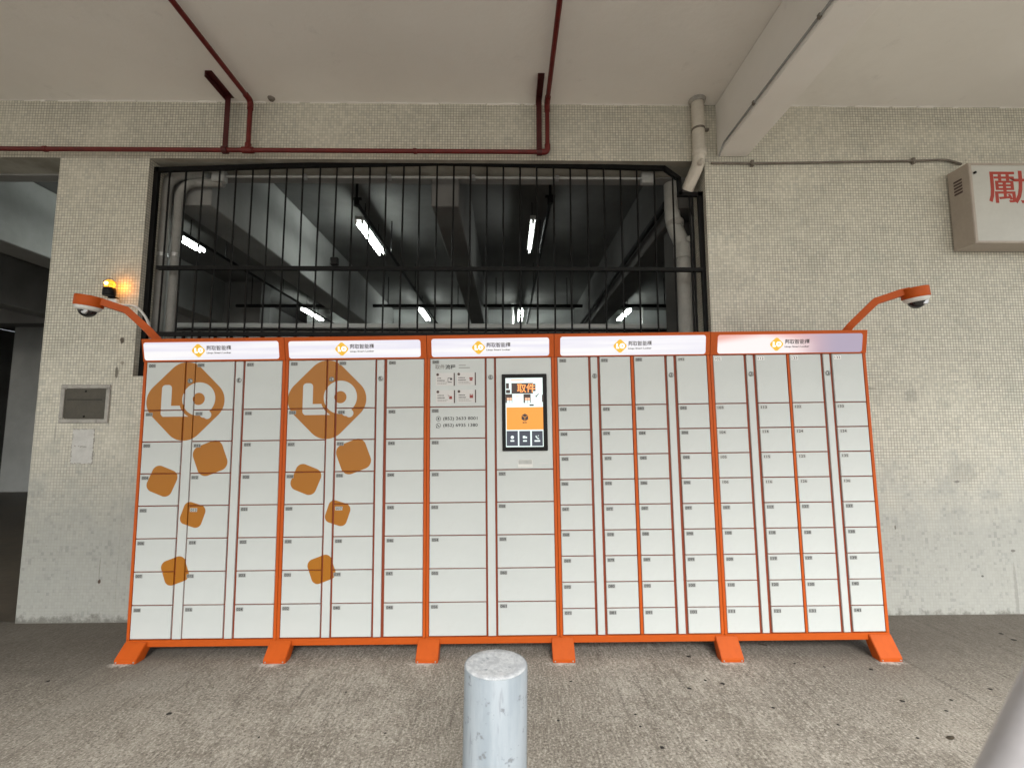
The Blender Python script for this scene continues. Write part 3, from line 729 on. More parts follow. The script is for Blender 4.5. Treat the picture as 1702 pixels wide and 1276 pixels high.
# ------------------------------------------------------------------ parcel lockers
W_T, W_1, W_B = .474, .149, -1.317          # top of doors, foot of the tall first row, foot of the last row
W_BASE, W_HB, W_HT = -1.362, .477, .628     # cabinet underside, foot and top of the header
DEPTH = .47
HALF = .0034
def logo_mat(root, name, uo, wo):
    "white door paint with the printed orange emblem and falling squares"
    t = NT(name); X = t.xyz(t.coord(root)); u = t.math('ADD', X[0], uo); w = t.math('ADD', X[2], wo)
    def rot_sq(cx, cz, a, r, deg):
        dx = t.math('SUBTRACT', u, cx); dz = t.math('SUBTRACT', w, cz); c_, s_ = math.cos(R_(deg)), math.sin(R_(deg))
        x = t.math('ADD', t.math('MULTIPLY', dx, c_), t.math('MULTIPLY', dz, s_)); z = t.math('SUBTRACT', t.math('MULTIPLY', dz, c_), t.math('MULTIPLY', dx, s_))
        qx = t.math('MAXIMUM', t.math('SUBTRACT', t.math('ABSOLUTE', x), a - r), 0); qz = t.math('MAXIMUM', t.math('SUBTRACT', t.math('ABSOLUTE', z), a - r), 0)
        return t.math('SUBTRACT', t.math('SQRT', t.math('ADD', t.math('MULTIPLY', qx, qx), t.math('MULTIPLY', qz, qz))), r)
    def rect(x0, x1, z0, z1, r):
        qx = t.math('MAXIMUM', t.math('SUBTRACT', t.math('ABSOLUTE', t.math('SUBTRACT', u, (x0 + x1) / 2)), (x1 - x0) / 2 - r), 0)
        qz = t.math('MAXIMUM', t.math('SUBTRACT', t.math('ABSOLUTE', t.math('SUBTRACT', w, (z0 + z1) / 2)), (z1 - z0) / 2 - r), 0)
        return t.math('SUBTRACT', t.math('SQRT', t.math('ADD', t.math('MULTIPLY', qx, qx), t.math('MULTIPLY', qz, qz))), r)
    def circ(cx, cz, r):
        dx = t.math('SUBTRACT', u, cx); dz = t.math('SUBTRACT', w, cz)
        return t.math('SUBTRACT', t.math('SQRT', t.math('ADD', t.math('MULTIPLY', dx, dx), t.math('MULTIPLY', dz, dz))), r)
    mn = lambda a, b_: t.math('MINIMUM', a, b_); mx = lambda a, b_: t.math('MAXIMUM', a, b_)
    neg = lambda a: t.math('MULTIPLY', a, -1.0)
    cx, cz = -2.160, .209
    d = rot_sq(cx, cz, .227, .138, 45)
    qd = circ(cx + .089, cz + .014, .1115)
    L = mn(rect(cx - .163, cx - .096, cz - .103, cz + .1105, .024), rect(cx - .163, cx + .05, cz - .103, cz - .030, .024))
    L = mx(L, neg(circ(cx + .089, cz + .014, .134)))
    L = mn(L, rect(cx - .15, cx - .03, cz - .103, cz - .05, .004))
    Q = mx(qd, neg(circ(cx + .089, cz + .014, .041)))
    tail = mn(circ(cx + .128, cz - .082, .030), circ(cx + .152, cz - .094, .027))
    d = mx(d, neg(mn(mn(L, Q), tail)))
    for q in ((-1.974, -.172, .103, .056, 21), (-2.286, -.318, .089, .048, -22), (-2.071, -.538, .0745, .040, -18), (-2.167, -.893, .081, .042, 20)):
        d = mn(d, rot_sq(*q))
    k = t.step(d, .0012, -.0012)
    c = t.coord(); a = t.noise(c, 2.5, 4)
    base = t.mix(t.step(a, .35, .65), (.505, .535, .52), (.54, .57, .555))
    col = t.mix(k, base, t.mix(a, (.335, .120, .005), (.38, .142, .007)))
    return t.done(col, .38, 0, .4)
def door_white(name):
    t = NT(name); c = t.coord(); a = t.noise(c, 2.2, 5, .6); s = t.noise(c, 26, 3)
    oi = t.n('ShaderNodeObjectInfo')
    base = t.mix(t.step(a, .35, .65), (.505, .535, .52), (.54, .57, .555))
    base = t.mix(t.math('MULTIPLY', oi.outputs['Random'], .10), base, (.46, .485, .47))
    sm = t.noise(t.coord(scale=(1, 1, 2.5)), 7, 5, .7)
    base = t.mix(t.math('MULTIPLY', t.step(sm, .56, .74), .16), base, (.40, .41, .385))
    t.bump(s, .012, .002)
    return t.done(base, t.math('ADD', .24, t.math('MULTIPLY', sm, .32)), 0, .45)
M['door'] = door_white('white_door_paint')
def panel_glow(name, kind, root=None, uw=None):
    "backlit acrylic strip: LED bands inside show through"
    t = NT(name); c = t.coord(); X = t.xyz(c)
    band = t.noise(t.coord(scale=(.5, 1, 16), loc=(kind * 3.1, 0, 0)), 1.6, 3, .5)
    col = t.mix(t.step(band, .35, .65), (.82, .80, .93), (1.0, .985, 1.0))
    if kind == 4:
        k = t.step(t.math('ADD', X[0], t.math('MULTIPLY', t.math('SUBTRACT', X[2], .08), -1.5)), -.55, -.05)
        col = t.mix(t.step(X[0], -.1, .34), t.mix(k, (.86, .36, .29), (.90, .47, .43)), (.36, .29, .42))
        lowband = t.math('MULTIPLY', t.step(t.math('ADD', X[2], t.math('MULTIPLY', t.math('ABSOLUTE', t.math('ADD', X[0], .18)), .14)), .088, .03), t.step(X[0], .22, -.05))
        col = t.mix(lowband, col, (1.0, .90, .90))
    t.l(col, t.b.inputs['Emission Color']); t.b.inputs['Emission Strength'].default_value = .31 if kind < 4 else .32
    return t.done((.14, .14, .14), .3)
M['logo_gold'] = paint('gold_emblem', (.55, .30, .02), .5, .03, 9, None, 0)
tl = NT('gold_emblem_lit'); tl.b.inputs['Emission Color'].default_value = (.62, .36, .03, 1); tl.b.inputs['Emission Strength'].default_value = .32; M['logo_gold'] = tl.done((.45, .26, .02), .5)
tl = NT('white_emblem_lit'); tl.b.inputs['Emission Color'].default_value = (1, .98, .95, 1); tl.b.inputs['Emission Strength'].default_value = .42; M['logo_white'] = tl.done((.5, .5, .5), .5)
M['print_faint'] = paint('grey_letter_film', (.10, .09, .085), .6, .05, 10, None, 0)
M['lock_face'] = paint('lock_metal', (.30, .31, .30), .4, .2, 60, None, .05, .6)
M['lock_dark'] = paint('lock_keyway', (.03, .03, .03), .5, .2, 60)

_cache = {}
def door_mesh(w, h, mat):
    key = (round(w, 3), round(h, 3), mat.name)
    if key not in _cache:
        b = MB(); c = .0022
        v = [(x, y, z) for (x, z) in ((-w / 2, -h / 2), (w / 2, -h / 2), (w / 2, h / 2), (-w / 2, h / 2)) for y in (.0118, c)] + [(x, 0, z) for (x, z) in ((-w / 2 + c, -h / 2 + c), (w / 2 - c, -h / 2 + c), (w / 2 - c, h / 2 - c), (-w / 2 + c, h / 2 - c))]
        f = []
        for i in range(4):
            j = (i + 1) % 4; f.append((2 * i, 2 * j, 2 * j + 1, 2 * i + 1)); f.append((2 * i + 1, 2 * j + 1, 8 + j, 8 + i))
        f.append((8, 9, 10, 11)); b.add(v, f); me = b.mesh('door'); me.materials.append(mat); _cache[key] = me
    return _cache[key]
def num_mesh(s, plate):
    b = MB(); b.poly([(0, -.024), (.047, -.024), (.047, 0), (0, 0)], -.0009, -.0002, 0)
    put_text(b, s, .024, .0045, -.0205, -.00105, 1, .0003, 'LEFT', .038, .017)
    me = b.mesh('number_label'); me.materials.append(plate); me.materials.append(M['print_dark']); return me
LABELS = ['big emblem parcel locker cabinet at the left end of the row, nearest the amber beacon',
          'big emblem parcel locker cabinet standing directly left of the touch screen cabinet',
          'narrow parcel locker cabinet with the touch screen and phone numbers, mid row',
          'plain parcel locker cabinet with four door columns, directly right of the touch screen',
          'parcel locker cabinet at the right end, with four door columns and a pinkish header light']
UNITS = [(-2.456, -1.4945), (-1.4925, -.537), (-.535, .3215), (.3235, 1.371), (1.373, 2.421)]
COLS = [
    [('d', -2.434, -2.176, 1), ('s', -2.1695, -2.105), ('d', -2.100, -1.842, 9), ('s', -1.8345, -1.7785), ('d', -1.766, -1.517, 17)],
    [('d', -1.470, -1.217, 25), ('s', -1.210, -1.152), ('d', -1.142, -.887, 33), ('s', -.878, -.823), ('d', -.806, -.558, 41)],
    [('d', -.514, -.1475, 49), ('s', -.138, -.081), ('p', -.0705, .300, 57)],
    [('d', .345, .551, 62), ('s', .564, .616), ('d', .6295, .834, 72), ('d', .861, 1.0645, 82), ('s', 1.0785, 1.131), ('d', 1.147, 1.3485, 92)],
    [('d', 1.395, 1.600, 102), ('s', 1.6145, 1.6655), ('d', 1.681, 1.886, 112), ('d', 1.9095, 2.1165, 122), ('s', 2.1315, 2.1815), ('d', 2.1955, 2.3985, 132)]]
HPAN = [((241, 569.6), (463, 596)), ((481, 567.5), (699, 593)), ((717.6, 563.5), (913, 590.7)), ((931, 560), (1173.5, 588)), ((1192, 557), (1434, 584.5))]
LOGO = [(330.5, 582.5, 344, 385), (568.5, 580, 582, 622), (795.5, 577.5, 808.5, 848.5), (1030.5, 575, 1044, 1083), (1290.5, 572, 1304, 1345)]
SCREEN = None
for i, (u0, u1) in enumerate(UNITS):
    uc = (u0 + u1) / 2
    root = empty('parcel_locker', lw(uc, 0, W_BASE), LABELS[i], 'locker', 'parcel lockers standing in a row')
    root.rotation_euler = LM.to_euler()
    bpy.context.view_layer.update()
    X = lambda u: u - uc
    Z = lambda w: w - W_BASE
    dm = logo_mat(root, 'emblem_door_paint', uc - (0, .953)[i], W_BASE) if i < 2 else M['door']
    # carcass
    b = MB(); b.box(X(u0), X(u1), .0122, DEPTH, 0, Z(W_HT) - .003)
    b.build('cabinet', M['orange_shaded'], root)
    dl, dr = COLS[i][0][1], COLS[i][-1][2]
    b = MB()
    b.box(X(u0), X(dl) - .003, -.001, .012, Z(W_B) - .003, Z(W_T) + .003, 0, .0015)
    b.box(X(dr) + .003, X(u1), -.001, .012, Z(W_B) - .003, Z(W_T) + .003, 0, .0015)
    b.box(X(u0), X(u1), -.003, .012, 0, Z(W_B) - .0035, 0, .0025)
    b.build('face_frame', M['orange'], root)
    for a, c in zip(COLS[i], COLS[i][1:]):
        if a[0] == 'd' and c[0] == 'd':
            MB().box(X(a[2]) + .004, X(c[1]) - .004, -.0005, .012, Z(W_B), Z(W_T), 0, .0015).build('mullion', M['orange'], root)
    n = 8 if i < 3 else 10
    ws = [W_T] + [W_1 + (W_B - W_1) * k / (n - 1) for k in range(n)]
    for cdef in COLS[i]:
        a, c = cdef[1], cdef[2]
        if cdef[0] == 's':
            o = link('lock_strip', door_mesh(c - a - .007, W_T - W_B, dm), root); o.location = (X((a + c) / 2), .001, Z((W_T + W_B) / 2))
            lo = empty('lock', (X((a + c) / 2) + .002, 0, Z(.345)))
            bpy.data.objects.remove(lo)
            q = MB(); q.lathe((0, 0, 0), [(.0165, 0), (.0165, .003), (.014, .0055), (.0005, .006)], 20, 0, True, 'y')
            q.box(-.002, .002, -.0068, -.0058, -.008, .008, 1)
            lo = link('lock', q.mesh('lock'), o, [M['lock_face'], M['lock_dark']]); lo.location = (.002, 0, .345 - (W_T + W_B) / 2)
            lo.rotation_euler = (0, random.uniform(-.6, .6), 0)
            continue
        first = cdef[3]
        rows = [(ws[r], ws[r + 1], first + r) for r in range(n)] if cdef[0] == 'd' else [(ws[0], ws[3], None)] + [(ws[r], ws[r + 1], first + r - 3) for r in range(3, 8)]
        for r, (wt, wbm, num) in enumerate(rows):
            h = wt - wbm - 2 * HALF + (HALF if r == 0 else 0)
            wm = (wt - (0 if r == 0 else HALF) + wbm + HALF) / 2
            name = 'door' if num else 'screen_panel'
            o = link(name, door_mesh(c - a, h, dm), root); o.location = (X((a + c) / 2), random.uniform(-.0006, .0006), Z(wm))
            if num: o.rotation_euler = (random.uniform(-.002, .002), random.uniform(-.0016, .0016), random.uniform(-.003, .003))
            if num is None: SCREEN = (o, (a + c) / 2, wm); continue
            if first == 122 and r < 2: num = (123, 122)[r]
            plate = M['tag_grey']
            if i == 4: plate = M['tag_white'] if r == 0 else (M['tag_light'] if r < 5 else M['tag_grey'])
            if i == 3 and r == 0 and first == 92: plate = M['tag_light']
            if num == 37 or num == 13: plate = M['tag_light']
            nb = link('number_label', num_mesh('%03d' % num, plate), o)
            nb.location = (-(c - a) / 2 + .010 + random.uniform(-.003, .004), 0, h / 2 - .010 - random.uniform(0, .003)); nb.rotation_euler = (0, random.uniform(-.012, .012), 0)
            if num in (49, 50): globals()['DOOR%d' % num] = (o, (a + c) / 2, wm)
    # header light box, leaning out towards its top
    def hy(w): return -.006 - (w - W_HB) / (W_HT - W_HB) * .030
    b = MB(); zb0, zt0 = Z(W_HB), Z(W_HT); e_ = .0008
    (pa0, pb0), (pa1, pb1) = HPAN[i]
    ua, wa = lk(pa0, pb0); ub, wb_ = lk(pa1, pb1)
    yav = (hy(wa) + hy(wb_)) / 2; sc = (3.1 + yav) / 3.1
    ua, ub, wa, wb_ = ua * sc, ub * sc, wa * sc, wb_ * sc
    xa, xb = X(u0) + e_, X(u1) - e_
    P = [(xa, hy(W_HB), zb0), (xb, hy(W_HB), zb0), (xb, hy(W_HT), zt0), (xa, hy(W_HT), zt0)]
    Qk = [(p[0], .0119, p[2]) for p in P]
    b.add(P + Qk, [(0, 1, 2, 3), (1, 0, 4, 5), (3, 2, 6, 7), (0, 3, 7, 4), (2, 1, 5, 6)])
    hb = b.build('header_box', M['orange'], root)
    b = MB(); b.box(X(u0) + .002, X(u1) - .002, .014, DEPTH - .1, zt0 - .0025, zt0 + .002); b.build('top_panel', M['orange'], root)
    # rim and glowing strip follow the leaning face
    sl_ = math.atan(.030 / (W_HT - W_HB))
    cpos = Vector((X((ua + ub) / 2), hy((wa + wb_) / 2), Z((wa + wb_) / 2)))
    hwid, hhgt = (ub - ua) / 2, (wa - wb_) / 2
    q = MB(); q.poly(rrect(-hwid, hwid, -hhgt, hhgt, .016), -.004, .0)
    pn = link('light_panel', q.mesh('light_panel'), root, panel_glow('backlit_header', i)); pn.location = cpos; pn.rotation_euler = (sl_, 0, 0)
    lx, lyy, tx0, tx1 = LOGO[i]
    lu = lk(lx, lyy)[0] * sc - (ua + ub) / 2; lwz = (lk(lx, lyy)[1] * sc) - (wa + wb_) / 2
    q = MB()
    def rsq(cx, cz, a, r, n_=4, deg=45):
        return [(cx + (px_ * math.cos(R_(deg)) - pz_ * math.sin(R_(deg))), cz + (px_ * math.sin(R_(deg)) + pz_ * math.cos(R_(deg)))) for px_, pz_ in rrect(-a, a, -a, a, r, n_)]
    q.poly(rsq(lu, lwz, .036, .016), -.0046, -.0041, 0)
    ring = [(lu + .0145 + .0175 * math.cos(2 * math.pi * k / 20), lwz + .001 + .0175 * math.sin(2 * math.pi * k / 20)) for k in range(20)]
    q.poly(ring, -.0050, -.0047, 1)
    q.poly([(lu - .026, lwz - .017), (lu - .006, lwz - .017), (lu - .006, lwz - .007), (lu - .015, lwz - .007), (lu - .015, lwz + .017), (lu - .026, lwz + .017)], -.0050, -.0047, 1)
    q.poly([(lu + .0145 + .006 * math.cos(2 * math.pi * k / 10), lwz + .001 + .006 * math.sin(2 * math.pi * k / 10)) for k in range(10)], -.0054, -.0051, 0)
    lg = link('emblem', q.mesh('emblem'), pn, [M['logo_gold'], M['logo_white']])
    t0u, t1u = lk(tx0, lyy)[0] * sc - (ua + ub) / 2, lk(tx1, lyy)[0] * sc - (ua + ub) / 2
    q = MB(); put_text(q, '鄰取智能櫃', .04, t0u, lwz + .000, -.0046, 0, .0006, 'LEFT', t1u - t0u, .033)
    put_text(q, 'Linqu Smart Locker', .02, t0u, lwz - .025, -.0046, 0, .0007, 'LEFT', t1u - t0u, .0145)
    link('lettering', q.mesh('lettering'), pn, [M['print_dark'] if i == 4 else M['print_faint']])
    # feet
    for fu in ([FEET[i]] if i < 4 else [FEET[4], FEET[5]]):
        wp = lw(fu, -.06, 0); zg = (gz(wp.x) - LO.z - (lw(fu, 0, 0) - LO).z) / 1.0 - W_BASE   # ground in the cabinet's own height
        zg -= .004; hw_ = .069
        prof = [(-.022, zg), (-.086, zg), (-.090, zg + .026), (-.010, .036), (-.0035, .036), (-.0035, -.004), (.03, -.004), (.03, -.010)]
        v = [(s, y, z) for s in (-hw_, hw_) for (y, z) in prof]; m_ = len(prof)
        bm = bmesh.new(); bv = [bm.verts.new(p_) for p_ in v]
        bm.faces.new([bv[k] for k in range(m_)]); bm.faces.new([bv[m_ + k] for k in reversed(range(m_))])
        for k in range(m_): bm.faces.new([bv[k], bv[m_ + k], bv[m_ + (k + 1) % m_], bv[(k + 1) % m_]])
        bmesh.ops.bevel(bm, geom=[e2 for e2 in bm.edges], offset=.0035, segments=2, affect='EDGES')
        q = MB(); q.bm(bm); fo = q.build('foot', M['orange'], root); fo.location = (X(fu), 0, 0)
        for s in (-.055, .055):
            MB().lathe((s, -.089, zg + .014), [(.0045, -.002), (.0045, .003), (.001, .004)], 8, axis='y').build('bolt', M['steel'], fo)

# screen panel
so_, su, sw = SCREEN
def em(name, col, s=1.0):
    return glow(name, col, s, [x * .3 for x in col])
E_W, E_O, E_D, E_K, E_OT, E_G = em('screen_white', (.80, .95, .93), .33), em('screen_orange', (.86, .32, .03), .33), em('screen_navy', (.022, .028, .045), .5), em('screen_black', (.03, .012, .008), .4), em('screen_orange_text', (1.0, .34, .08), .48), em('screen_tan', (.75, .42, .26), .4)
def SP(px, py):
    u, w = lk(px, py); return u - su, w - sw
def rect_px(q, x0, y0, x1, y1, yf, mi, d=.0002):
    (a, b2), (c, d2) = SP(x0, y0), SP(x1, y1)
    q.poly([(a, d2), (c, d2), (c, b2), (a, b2)], yf, yf + d, mi)
q = MB(); (a, b2), (c, d2) = SP(833.8, 622.2), SP(910.6, 748.6)
q.poly(rrect(a, c, d2, b2, .006), -.010, .002); bz = q.build('screen_bezel', M['black_plastic'], so_)
q = MB(); Y0 = -.0104
rect_px(q, 840, 628.5, 903.5, 742, Y0, 0)
Y1 = -.0108
rect_px(q, 841, 637, 846, 646, Y1, 3); rect_px(q, 850, 637, 901 - 15, 654, Y1, 3); rect_px(q, 841, 648, 848, 653.5, Y1, 3); rect_px(q, 886, 638, 890, 650, Y1, 3)
rect_px(q, 840.4, 655, 851.5, 669.5, Y1, 3); rect_px(q, 870, 655, 882, 669.5, Y1, 3); rect_px(q, 900.5, 656, 903.3, 668, Y1, 3)
for x in (842.5, 872.5):
    for dx, dy in ((0, 661), (4.4, 661)): rect_px(q, x + dx, dy, x + dx + 4, dy + 4.3, Y1 - .0003, 5)
    for dx, dy in ((0, 665.8), (4.4, 665.8)): rect_px(q, x + dx, dy, x + dx + 4, dy + 3.6, Y1 - .0003, 0)
rect_px(q, 841.8, 677, 903, 713.5, Y1, 1)
for k in range(3): rect_px(q, 842 + k * 20.9, 716.0, 861 + k * 20.6, 740.6, Y1, 2)
# 取件 banner, parcel icon, button icons
(a, b2), (c, d2) = SP(859.5, 652.5), SP(889.5, 637.5)
put_text(q, '取件', .06, a, b2, Y1 - .0006, 4, .0008, 'LEFT', c - a, d2 - b2)
cx_, cz_ = SP(872.3, 693.5); s_ = .027
hexp = [(cx_ + s_ * math.sin(R_(60 * k)), cz_ + s_ * math.cos(R_(60 * k))) for k in range(6)]
for f3 in ((0, 1, None, 5), (1, 2, 3, None), (5, None, 3, 4)):
    pts = [hexp[k] if k is not None else (cx_, cz_) for k in f3]; mx_ = sum(p[0] for p in pts) / 4; mz_ = sum(p[1] for p in pts) / 4
    q.poly([(mx_ + (p[0] - mx_) * .88, mz_ + (p[1] - mz_) * .88) for p in pts][::-1], Y1 - .0005, Y1 - .0003, 3)
(a, b2), (c, d2) = SP(868.5, 703.7), SP(875.8, 700.6); put_text(q, '取件', .02, a, b2, Y1 - .0006, 3, .0005, 'LEFT', c - a, d2 - b2)
for k, px in enumerate((851.6, 872.5, 893)):
    x_, z_ = SP(px, 726.5)
    if k == 0: q.poly([(x_ + .011 * math.cos(2 * math.pi * j / 14), z_ + .011 * math.sin(2 * math.pi * j / 14)) for j in range(14)], Y1 - .0005, Y1 - .0003, 0)
    elif k == 1:
        q.poly(rrect(x_ - .014, x_ + .003, z_ - .007, z_ + .010, .003), Y1 - .0005, Y1 - .0003, 0); q.poly(rrect(x_ + .004, x_ + .014, z_ - .007, z_ + .005, .003), Y1 - .0005, Y1 - .0003, 0)
    else:
        q.poly([(x_ - .012, z_ + .011), (x_ - .006, z_ + .012), (x_ - .004, z_ + .003), (x_ + .004, z_ - .004), (x_ + .011, z_ - .005), (x_ + .012, z_ - .011), (x_ + .002, z_ - .011), (x_ - .010, z_)][::-1], Y1 - .0005, Y1 - .0003, 0)
        q.poly([(x_ + .003, z_ + .004), (x_ + .012, z_ + .013), (x_ + .004, z_ + .013)], Y1 - .0005, Y1 - .0003, 0)
    rect_px(q, px - 3.2 - (k == 2) * 1.5, 731.2, px + 3.2 + (k == 2) * 1.5, 733.6, Y1 - .0003, 0)
# small grey marks on the picture
rect_px(q, 857, 657.5, 863, 658.2, Y1 - .0003, 5); rect_px(q, 857, 660, 862, 660.6, Y1 - .0003, 5); rect_px(q, 880, 672, 887, 674.4, Y1, 3)
x_, z_ = SP(893, 657); q.poly([(x_ - .012, z_ - .012), (x_ - .002, z_ - .010), (x_ - .004, z_ - .006), (x_ + .010, z_ + .010), (x_ + .007, z_ + .013), (x_ - .007, z_ - .002), (x_ - .011, z_ + .002)], Y1 - .0005, Y1 - .0003, 3)
rect_px(q, 849, 630.6, 871, 631.9, Y1, 5)
q.build('display', [E_W, E_O, E_D, E_K, E_OT, E_G], so_)
(a, b2), (c, d2) = SP(861, 776), SP(885, 763)
q = MB(); q.box(a, c, -.0035, -.0002, d2 - .004, d2, 0, .001); q.box(a, a + .004, -.0035, -.0002, b2, d2 - .0045, 0, .001); q.box(c - .004, c, -.0035, -.0002, b2, d2 - .0045, 0, .001); q.box(a, c, -.0035, -.0002, b2 - .004, b2 - .0003, 0, .001)
q.add([(a + .004, -.0003, b2), (c - .004, -.0003, b2), (c - .004, -.0032, b2 + (d2 - b2) * .40), (a + .004, -.0032, b2 + (d2 - b2) * .40)], [(0, 1, 2, 3)], 0)
q.add([(a + .004, -.0012, b2 + (d2 - b2) * .42), (c - .004, -.0012, b2 + (d2 - b2) * .42), (c - .004, -.0012, d2 - .004), (a + .004, -.0012, d2 - .004)], [(0, 1, 2, 3)], 1)  # grey face stands in for the shade inside the slot recess
q.build('pickup_slot', [M['white_plastic'], M['tag_light']], so_)
for x0, x1 in ((838, 847), (896, 911)):
    q = MB(); rect_px(q, x0, 769.2, x1, 770, -.0006, 0); q.build('printed_line', M['print_box'], so_)

# printed instruction sheet and phone numbers
d49, du, dw = DOOR49
def SP(px, py):
    u, w = lk(px, py); return u - du, w - dw
q = MB(); Y0 = -.0006
def tx(q, s, x0, y0, x1, y1, mi, bold=0.0, y=Y0):
    (a, b2), (c, d2) = SP(x0, y1), SP(x1, y0); put_text(q, s, .03, a, b2, y, mi, bold, 'LEFT', c - a, d2 - b2)
tx(q, '取件', 723.3, 605.8, 739.2, 613.6, 1, .0005); tx(q, '流程', 740, 605.8, 757, 613.6, 0, .0006)
for y, x1 in ((606.5, 774), (610.5, 781)): rect_px(q, 762.5, y, x1, y + .9, Y0, 1)
for bx2, by in ((725, 620), (760, 619), (725.4, 648.6), (760.4, 647.8)):
    rect_px(q, bx2 - .5, by, bx2 + 29, by + 20.5, Y0, 3); rect_px(q, bx2 + 29, by - .3, bx2 + 31, by + 21, Y0 - .0002, 2)
    x_, z_ = SP(bx2 + 2.4, by + 2.6)
    q.poly([(x_ + .0095 * math.cos(2 * math.pi * j / 12), z_ + .0095 * math.sin(2 * math.pi * j / 12)) for j in range(12)], Y0 - .0004, Y0 - .0002, 2)
    for dy, L, hgt, mi in ((7.8, 6 if by == 620 else 11, 1.5, 0), (11.6, 12, 1.6, 0), (15.2, 17, .7, 1), (17.6, 15 if bx2 < 730 else 21, .7, 1)):
        x = bx2 + 2
        while x < bx2 + 2 + L:
            wch = 1.5 if mi == 0 else 2.2
            rect_px(q, x, by + dy, min(x + wch, bx2 + 2 + L), by + dy + hgt, Y0 - .0004, mi); x += wch + .7
# little pictures: phone, keypad, pointing hand, open box
rect_px(q, 745, 627.6, 751, 628.4, Y0 - .0004, 0); rect_px(q, 744.2, 628, 745, 634.5, Y0 - .0004, 0); rect_px(q, 745, 634.6, 751, 635.6, Y0 - .0004, 0); rect_px(q, 748, 628.8, 751.5, 631.4, Y0 - .0004, 0)
rect_px(q, 780, 627, 785.8, 629.4, Y0 - .0004, 4); rect_px(q, 780.5, 629.8, 785.3, 632.4, Y0 - .0004, 4)
x_, z_ = SP(748.7, 660.6); q.poly([(x_ - .022, z_ + .022), (x_ - .005, z_ + .009), (x_ + .010, z_ + .010), (x_ + .012, z_ - .010), (x_ - .006, z_ - .010), (x_ - .012, z_ - .001), (x_ - .004, z_ + .001)][::-1], Y0 - .0006, Y0 - .0004, 4)
rect_px(q, 780.6, 656.5, 786.4, 661.2, Y0 - .0004, 4); rect_px(q, 780.6, 654.8, 783, 656, Y0 - .0004, 4); rect_px(q, 784, 654.8, 786.4, 656, Y0 - .0004, 4)
q.build('instruction_print', [M['print_dark'], M['print_grey'], M['print_brown'], M['print_box'], M['print_maroon']], d49)
d50, du, dw = DOOR50
q = MB()
tx(q, '(852) 2633 8001', 736.6, 692.0, 793.6, 699.6, 0, .0004); tx(q, '(852) 6935 1380', 736.6, 703.2, 794, 710.8, 0, .0004)
for py in (695.7, 707):
    x_, z_ = SP(728.7, py); n_ = 20; o_, i_ = .0165, .0135
    v = [(x_ + r * math.cos(2 * math.pi * j / n_), Y0, z_ + r * math.sin(2 * math.pi * j / n_)) for r in (o_, i_) for j in range(n_)]
    q.add(v, [(j, (j + 1) % n_, n_ + (j + 1) % n_, n_ + j) for j in range(n_)], 0)
    if py < 700: q.poly([(x_ + .006 * math.cos(2 * math.pi * j / 10), z_ + .007 * math.sin(2 * math.pi * j / 10)) for j in range(10)], Y0, Y0 + .0002, 0)
    else:
        q.poly([(x_ - .008, z_ + .007), (x_ - .004, z_ + .008), (x_ - .002, z_ + .002), (x_ + .003, z_ - .003), (x_ + .008, z_ - .003), (x_ + .008, z_ - .007), (x_ + .001, z_ - .008), (x_ - .007, z_)][::-1], Y0, Y0 + .0002, 0)
        q.poly([(x_ - .0165, z_ - .0165), (x_ - .006, z_ - .0150), (x_ - .014, z_ - .006)], Y0, Y0 + .0002, 0)
q.build('phone_print', [M['print_dark']], d50)

# ------------------------------------------------------------------ security cameras on their arms
glass = NT('smoked_dome'); glass.done((.012, .012, .013), .08, 0, .7); glass = glass.m
def dome_cam(pts, hc, r, tilt, label):
    root = empty('security_camera', hc, label, 'camera', 'dome cameras on orange arms above the lockers')
    q = MB(); wv, hv = .024, .046
    P = [Vector(p) - Vector(hc) for p in pts]
    v = []; f = []
    for k, p in enumerate(P):
        d = (P[min(k + 1, len(P) - 1)] - P[max(k - 1, 0)]).normalized()
        side = d.cross(Vector((0, 0, 1))).normalized(); up = side.cross(d).normalized()
        hh_ = hv * (1.0 if k < len(P) - 1 else .95)
        v += [p + side * wv + up * hh_ / 2, p - side * wv + up * hh_ / 2, p - side * wv - up * hh_ / 2, p + side * wv - up * hh_ / 2]
    for k in range(len(P) - 1):
        for j in range(4): f.append((4 * k + j, 4 * k + (j + 1) % 4, 4 * k + 4 + (j + 1) % 4, 4 * k + 4 + j))
    f += [(3, 2, 1, 0), tuple(4 * (len(P) - 1) + j for j in range(4))]
    q.add(v, f); q.build('arm', M['orange'], root)
    hs_ = MB().lathe((0, 0, 0), [(r * .97, -.030), (r, -.026), (r, .034), (r * .97, .038), (.001, .038)], 32).build('housing', M['orange'], root)
    rg = MB().lathe((0, 0, 0), [(r * .93, -.031), (r * .90, -.046), (r * .72, -.058), (r * .66, -.058)], 32).build('trim_ring', M['white_plastic'], root)
    dm_ = MB().lathe((0, 0, -.050), [(r * .66 * math.cos(R_(a)), -r * .66 * math.sin(R_(a))) for a in (0, 15, 30, 45, 60, 75, 89.9)], 28).build('dome', glass, root)
    MB().lathe((0, 0, 0), [(.02, -.005), (.026, 0), (.02, .006)], 14, axis='y').build('lens', M['steel'], dm_)
    dm_.children[0].location = (r * .25, -r * .52, -.062)
    for o in (hs_, rg, dm_): o.rotation_euler = tilt
